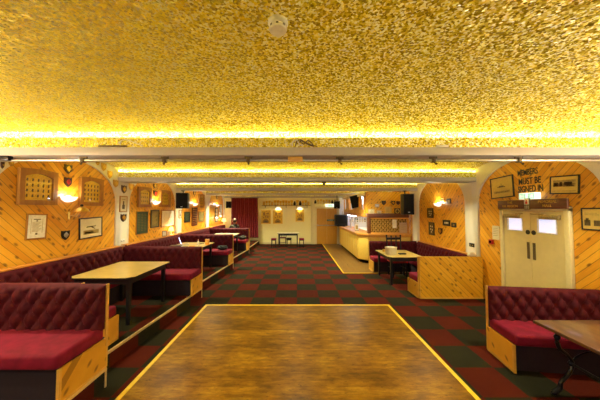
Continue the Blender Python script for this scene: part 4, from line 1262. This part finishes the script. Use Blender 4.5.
m = MB(); m.box(-.24, .24, -.08, .05, -.08, .08, .01); m.build('light_box', M['exitwhite'], t)
m = MB(); m.box(-.1, .14, -.083, -.08, -.05, .05); m.build('green_panel', M['exitgreen'], t)
x, z = ony(313.7, 222, FY)
t = thing('fire_call_point', 'small red call point on the far wall beside the wooden door', 'fire alarm', (x, FY, z))
m = MB(); m.box(-.05, .05, -.04, 0, -.05, .05, .006); m.build('case', M['red'], t)
m = MB(); m.box(-.03, .03, -.043, -.039, -.025, .025); m.build('window', M['white'], t)
m = MB(); m.box(ony(310.8, 220, FY)[0], x0 - .1, FY - .09, FY, 0, 2.66, .004)
tag(m.build('trim_21', M['doorframe']), kind='structure')
# posters
for b_, lab in (((261, 210, 270.8, 223.8), 'gold and black poster leftmost on the far wall'), ((273, 210, 282.7, 223.8), 'gold and black poster in the middle of the far wall'), ((295.5, 209.6, 304.1, 221.7), 'narrow gold poster rightmost on the far wall')):
    picture('gilt_poster', lab, 'F', fbox(*b_, FY), FY, 'brass', 'gilt_a', 'mural', .03, ('gilt_b', 'sepia'), 'poster')
for px, lab in ((278, 'white picture light above the middle gold poster'), (299.8, 'white picture light above the narrow gold poster')):
    x, z = ony(px, 208.3, FY - .1)
    t = thing('picture_light', lab, 'picture light', (x, FY, z))
    m = MB(); m.lathe([(0, .07), (.07, .06), (.13, .02), (.16, -.05), (.15, -.05), (.12, .01), (.06, .045), (0, .05)], (0, -.002, 0), 18, PI, 2 * PI); m.build('shade', M['sconce'], t)
    m = MB(); m.ball((0, -.06, .0), .022); m.build('bulb', M['sconce'], t)
    ld = bpy.data.lights.new('glow', 'POINT'); ld.energy = 1.0; ld.color = (1, .9, .7); ld.shadow_soft_size = .03
    lo = bpy.data.objects.new('glow', ld); COL.objects.link(lo); lo.parent = t; lo.location = (0, -.09, -.06)
# high shelf with brass tankards
xa, zs = ony(262, 205.4, FY); xb_ = ony(310.5, 205, FY)[0]
t = thing('high_shelf', 'long narrow shelf high on the far wall above the posters', 'shelf', ((xa + xb_) / 2, FY, zs))
L = (xb_ - xa) / 2
m = MB(); m.box(-L, L, -.16, 0, -.02, .0, .003); m.build('shelf_board', M['sepia'], t)
f = None
for i in range(5):
    if f is None:
        m = MB(); m.prism([(0, -.02), (-.14, -.02), (0, -.14)], -.01, .01, 'x'); f = m.build('bracket', M['sepia'], t); o = f
    else: o = f.copy(); COL.objects.link(o); o.parent = t
    o.location = (-L + .2 + i * (2 * L - .4) / 4, 0, 0)


def tankard(k):
    t = thing('tankard', 'x', 'tankard')
    if k == 0:
        m = MB(); m.lathe([(0, 0), (.055, 0), (.05, .02), (.045, .12), (.05, .16), (.043, .16), (.038, .02), (0, .02)], n=12); m.build('cup', M['brass'], t)
        m = MB(); m.tube([(.045, 0, .13), (.09, 0, .12), (.095, 0, .07), (.048, 0, .03)], .009, 6); m.build('handle', M['brass'], t)
    elif k == 1:
        m = MB(); m.lathe([(0, 0), (.045, 0), (.04, .03), (.012, .05), (.012, .09), (.05, .13), (.055, .21), (.048, .21), (.04, .14), (0, .12)], n=12); m.build('cup', M['goldpaint'], t)
        m = MB(); m.tube([(.05, 0, .19), (.067, 0, .18), (.064, 0, .14), (.045, 0, .135)], .005, 6); m.tube([(-.05, 0, .19), (-.067, 0, .18), (-.064, 0, .14), (-.045, 0, .135)], .005, 6); m.build('handle', M['goldpaint'], t)
    else:
        m = MB(); m.lathe([(0, 0), (.05, 0), (.062, .05), (.05, .12), (.03, .15), (.036, .19), (.03, .19), (.022, .15), (0, .14)], n=12); m.build('cup', M['iron'], t)
        m = MB(); m.tube([(.034, 0, .18), (.08, 0, .15), (.055, 0, .08)], .008, 6); m.build('handle', M['iron'], t)
    return t


tp = [None] * 3
random.seed(4)
TL = ['brass tankard in the row on the high far shelf', 'gilt two-handled cup in the row on the high far shelf', 'dark jug in the row on the high far shelf']
TG = ['brass tankards on the far shelf', 'gilt cups on the far shelf', 'dark jugs on the far shelf']
nT = 17
for i in range(nT):
    k = random.choice([0, 0, 1, 1, 2])
    if tp[k] is None: tp[k] = tankard(k); o = tp[k]
    else: o = copy_tree(tp[k])
    o.name = ['tankard', 'trophy_cup', 'dark_jug'][k] if o is tp[k] else o.name
    o['label'] = TL[k]; o['group'] = TG[k]; o['category'] = ['tankard', 'trophy', 'jug'][k]
    o.location = ((xa + .12) + i * (xb_ - xa - .24) / (nT - 1), FY - .085, zs + .0005); o.rotation_euler = (0, 0, -PI / 2 + random.uniform(-.3, .3)); sc = random.uniform(1.2, 1.45); o.scale = (sc, sc, sc)
# shelf over the door
xa, zs2 = ony(313.5, 205.2, FY); xb_ = ony(336.5, 205, FY)[0]
t = thing('door_shelf', 'short shelf above the far wooden door', 'shelf', ((xa + xb_) / 2, FY, 2.335)); L = (xb_ - xa) / 2
m = MB(); m.box(-L, L, -.16, 0, -.02, .0, .003); m.build('shelf_board', M['doorframe'], t)
for i in range(8):
    k = random.choice([0, 1, 2, 1]); o = copy_tree(tp[k])
    o['label'] = TL[k].replace('in the row on the high far shelf', 'on the shelf over the far door'); o['group'] = TG[k].replace('far shelf', 'door shelf')
    o.location = (xa + .1 + i * (xb_ - xa - .2) / 7, FY - .085, 2.3355); sc = random.uniform(.95, 1.15); o.scale = (sc, sc, sc)

# curtain
xa, xb_ = ony(231.2, 215, 13.85)[0], ony(257.6, 215, 13.85)[0]
m = MB(); N = 150; rows = 14; g = []
for j in range(rows + 1):
    z = 2.62 - (2.62 - .42) * j / rows; row = []
    for i in range(N + 1):
        u = i / N; amp = .028 + .03 * j / rows
        y = 13.85 + amp * math.sin(u * 2 * PI * 13 + .6 * math.sin(u * 9)) + .015 * math.sin(u * 43 + j * .3)
        row.append(m.bm.verts.new((xa + (xb_ - xa) * u + (.05 * (j / rows) ** 2 if u > .8 else 0) * (u - .8) * 5, y, z)))
    g.append(row)
for j in range(rows):
    for i in range(N): m.bm.faces.new((g[j][i], g[j][i + 1], g[j + 1][i + 1], g[j + 1][i]))
t = thing('stage_curtain', 'dark red pleated curtain hanging at the far left corner', 'curtain')
cu = m.build('drape', M['curtain'], t, ang=180)
md = cu.modifiers.new('thick', 'SOLIDIFY'); md.thickness = .006
m = MB(); m.cyl((xa - .05, 13.85, 2.64), (xb_ + .05, 13.85, 2.64), .018); m.build('rail', M['iron'], t)
# lit lamp in the far corner by curtain
x, z = ony(227.6, 219.5, 13.7)
t = thing('table_lamp', 'small glowing orange lamp in the far left corner beside the curtain', 'table lamp', (-4.02 - .0, 13.62, PH + .972))
m = MB(); m.lathe([(0, 0), (.06, 0), (.06, .015), (.02, .04), (.03, .1), (.015, .2), (0, .2)], n=16); m.build('base', M['paperwhite'], t)
m = MB(); m.lathe([(.08, .32), (.13, .16), (.127, .16), (.077, .32)], n=20); m.build('lamp_shade', M['lampshade'], t)
ld = bpy.data.lights.new('glow', 'POINT'); ld.energy = 3; ld.color = (1, .85, .65); ld.shadow_soft_size = .04
lo = bpy.data.objects.new('glow', ld); COL.objects.link(lo); lo.parent = t; lo.location = (0, 0, .36)
# far table with stools
x0, x1 = ony(277.2, 233, 13.1)[0], ony(299, 233, 13.1)[0]
table('pale-topped black table standing alone by the far wall', x0, x1, 12.95, 13.55, 0, 'tabletop_pale', group=None)


def stool(label, x, y, seat='velvet_seat'):
    t = thing('low_stool', label, 'stool', (x, y, 0), group='low stools at the far table')
    m = MB(); m.box(-.135, .135, -.135, .135, .40, .47, .02); m.build('seat', M[seat], t)
    m = MB(); m.box(-.125, .125, -.125, .125, .36, .40); m.build('seat_frame', M['iron'], t)
    for sx in (-1, 1):
        for sy in (-1, 1):
            m = MB(); m.box(sx * .10 - .018, sx * .10 + .018, sy * .10 - .018, sy * .10 + .018, 0, .37); m.build('leg', M['iron'], t)
    m = MB(); m.box(-.1, .1, -.11, -.09, .1, .125); m.box(-.1, .1, .09, .11, .1, .125); m.build('stretcher', M['iron'], t)
    return t


stool('low stool left of the far table', ony(273.7, 240, 13.1)[0], 13.15)
stool('low stool right of the far table', ony(301.6, 240, 13.1)[0], 13.15)
stool('dark low stool under the middle of the far table', ony(289, 240, 13.2)[0], 13.3, 'kick')
side_chair('red-seated wooden chair tucked behind the far table', (ony(282.7, 240, 13.7)[0], 13.72, 0), 0, .66, None, 'velvet_seat')

# ------------------------------------------------------------------ person in the last booth
def person(loc, rz):
    t = thing('person', 'seated person in a dark olive jacket in the last left booth', 'person', loc, rz)
    # joints: facing -y, seat at z = .465
    J = {'pel': (0, 0, .57), 'belly': (0, -.02, .72), 'chest': (0, -.03, .90), 'neck': (0, -.05, 1.07), 'headb': (0, -.06, 1.13), 'headm': (0, -.07, 1.2), 'headt': (0, -.065, 1.29),
         'hl': (.10, -.04, .54), 'kl': (.13, -.46, .53), 'al': (.14, -.48, .08), 'tl': (.15, -.62, .04),
         'hr': (-.10, -.04, .54), 'kr': (-.13, -.46, .53), 'ar': (-.14, -.48, .08), 'tr': (-.15, -.62, .04),
         'sl': (.17, -.03, 1.0), 'el': (.25, -.12, .76), 'wl': (.12, -.34, .74), 'ml': (.07, -.40, .74),
         'sr': (-.17, -.03, 1.0), 'er': (-.25, -.12, .76), 'wr': (-.12, -.34, .74), 'mr': (-.07, -.40, .74)}
    RAD = dict(pel=.135, belly=.12, chest=.125, neck=.055, headb=.065, headm=.092, headt=.07, hl=.095, kl=.06, al=.04, tl=.035, hr=.095, kr=.06, ar=.04, tr=.035, sl=.065, el=.042, wl=.03, ml=.032, sr=.065, er=.042, wr=.03, mr=.032)
    E_ = ['pel-belly', 'belly-chest', 'chest-neck', 'neck-headb', 'headb-headm', 'headm-headt', 'pel-hl', 'hl-kl', 'kl-al', 'al-tl', 'pel-hr', 'hr-kr', 'kr-ar', 'ar-tr', 'chest-sl', 'sl-el', 'el-wl', 'wl-ml', 'chest-sr', 'sr-er', 'er-wr', 'wr-mr']
    keys = list(J); me = bpy.data.meshes.new('body')
    edges = [tuple(keys.index(a) for a in e.split('-')) for e in E_]
    verts = [J[k] for k in keys]
    # fingers
    rad = [RAD[k] for k in keys]
    for hand, s in (('ml', 1), ('mr', -1)):
        base = keys.index(hand)
        for i in range(4):
            b = Vector(J[hand]) + Vector((s * (.024 - .016 * i), -.03, .008))
            v0 = len(verts); verts += [tuple(b), tuple(b + Vector((-s * .01, -.035, -.004))), tuple(b + Vector((-s * .014, -.06 - .006 * (i in (1, 2)), -.018)))]; rad += [.010, .009, .008]
            edges += [(base, v0), (v0, v0 + 1), (v0 + 1, v0 + 2)]
        b = Vector(J[hand]) + Vector((-s * .03, .0, .01)); v0 = len(verts); verts += [tuple(b), tuple(b + Vector((-s * .02, -.03, 0)))]; rad += [.011, .009]; edges += [(base, v0), (v0, v0 + 1)]
    me.from_pydata(verts, edges, [])
    o = bpy.data.objects.new('body', me); COL.objects.link(o)
    sk = o.modifiers.new('skin', 'SKIN'); 
    for i, v in enumerate(me.skin_vertices[0].data): v.radius = (rad[i], rad[i]); v.use_root = (i == 0)
    sb = o.modifiers.new('sub', 'SUBSURF'); sb.levels = 2; sb.render_levels = 2
    dg = bpy.context.evaluated_depsgraph_get(); nm = bpy.data.meshes.new_from_object(o.evaluated_get(dg))
    COL.objects.unlink(o); bpy.data.objects.remove(o)
    for mt in ('skin', 'jacket', 'trousers'): nm.materials.append(M[mt])
    for p in nm.polygons:
        p.use_smooth = True; c = p.center
        hand = c.y < -.33 and .68 < c.z < .82 and abs(c.x) < .14
        p.material_index = 0 if (c.z > 1.07 or hand) else (1 if c.z > .60 and not (c.y < -.2 and c.z < .64) else 2)
    b = bpy.data.objects.new('body', nm); COL.objects.link(b); b.parent = t
    m = MB(); m.ball((0, -.045, 1.245), .108, (.92, 1.0, 1.0), 20)
    for v in list(m.bm.verts):
        if v.co.y < -.10 and v.co.z < 1.28: v.co.y = -.085
    m.build('hair', M['hair'], t)
    m = MB()
    for s in (-1, 1): m.ball((s * .034, -.152, 1.215), .012, n=8)
    m.build('eye', M['dark'], t)
    m = MB(); m.prism([(-.013, 1.175), (.013, 1.175), (0, 1.215)], -.178, -.145); m.build('nose', M['skin'], t)
    m = MB(); m.box(-.024, .024, -.152, -.14, 1.142, 1.15, .003); m.build('mouth', M['pink'], t)
    m = MB()
    for s in (-1, 1): m.ball((s * .098, -.06, 1.2), .026, (.4, .8, 1.2), 8)
    m.build('ear', M['skin'], t)
    return t


px_, _ = ony(237.5, 220, 12.3)
pr = person((px_, 11.78, PH + .02), R(-150))

# ------------------------------------------------------------------ lights
def area(name, loc, rot, size, sy, power, col):
    ld = bpy.data.lights.new(name, 'AREA'); ld.shape = 'RECTANGLE'; ld.size = size; ld.size_y = sy; ld.energy = power; ld.color = col
    o = bpy.data.objects.new(name, ld); COL.objects.link(o); o.location = loc; o.rotation_euler = rot; return o


# near bay wall lamps beyond the frame edge
sconce('white half-bowl uplighter on the left wall nearest the stage', 'L', 1.74, 2.245, -W, 44)
sconce('white half-bowl uplighter on the right wall nearest the stage', 'R', 1.74, 2.245, W, 44)
# added fill spots under the beams, without fittings, to brighten walls and floor
for bi, b0 in enumerate(BEAMS[1:]):
    for x in (-3.1, 0, 3.1):
        if bi == 3 and x > 0: x = 1.9      # kept clear of the bar boards
        ld = bpy.data.lights.new('fill_spot', 'SPOT'); ld.energy = (50, 50, 65, 140, 230)[bi] * (1 if x else .55); ld.color = (1, .96, .60); ld.spot_size = R(140); ld.spot_blend = .8; ld.shadow_soft_size = .05
        o = bpy.data.objects.new('fill_spot', ld); COL.objects.link(o); o.location = (x, b0 + .28, ZB - .012)
# added cool fill light behind the camera, no opening is modelled there
area('cool_fill', (0, BACK + .05, 1.7), (PI / 2, 0, 0), 3.0, 1.8, 14, (.78, .78, 1))

w = bpy.data.worlds.new('world'); SC.world = w; w.use_nodes = True
w.node_tree.nodes['Background'].inputs[0].default_value = (.9, .8, .6, 1); w.node_tree.nodes['Background'].inputs[1].default_value = .05

SC.view_settings.view_transform = 'Standard'; SC.view_settings.look = 'None'
SC.view_settings.gamma = 1; SC.view_settings.exposure = 1.5
SC.view_settings.use_curve_mapping = False
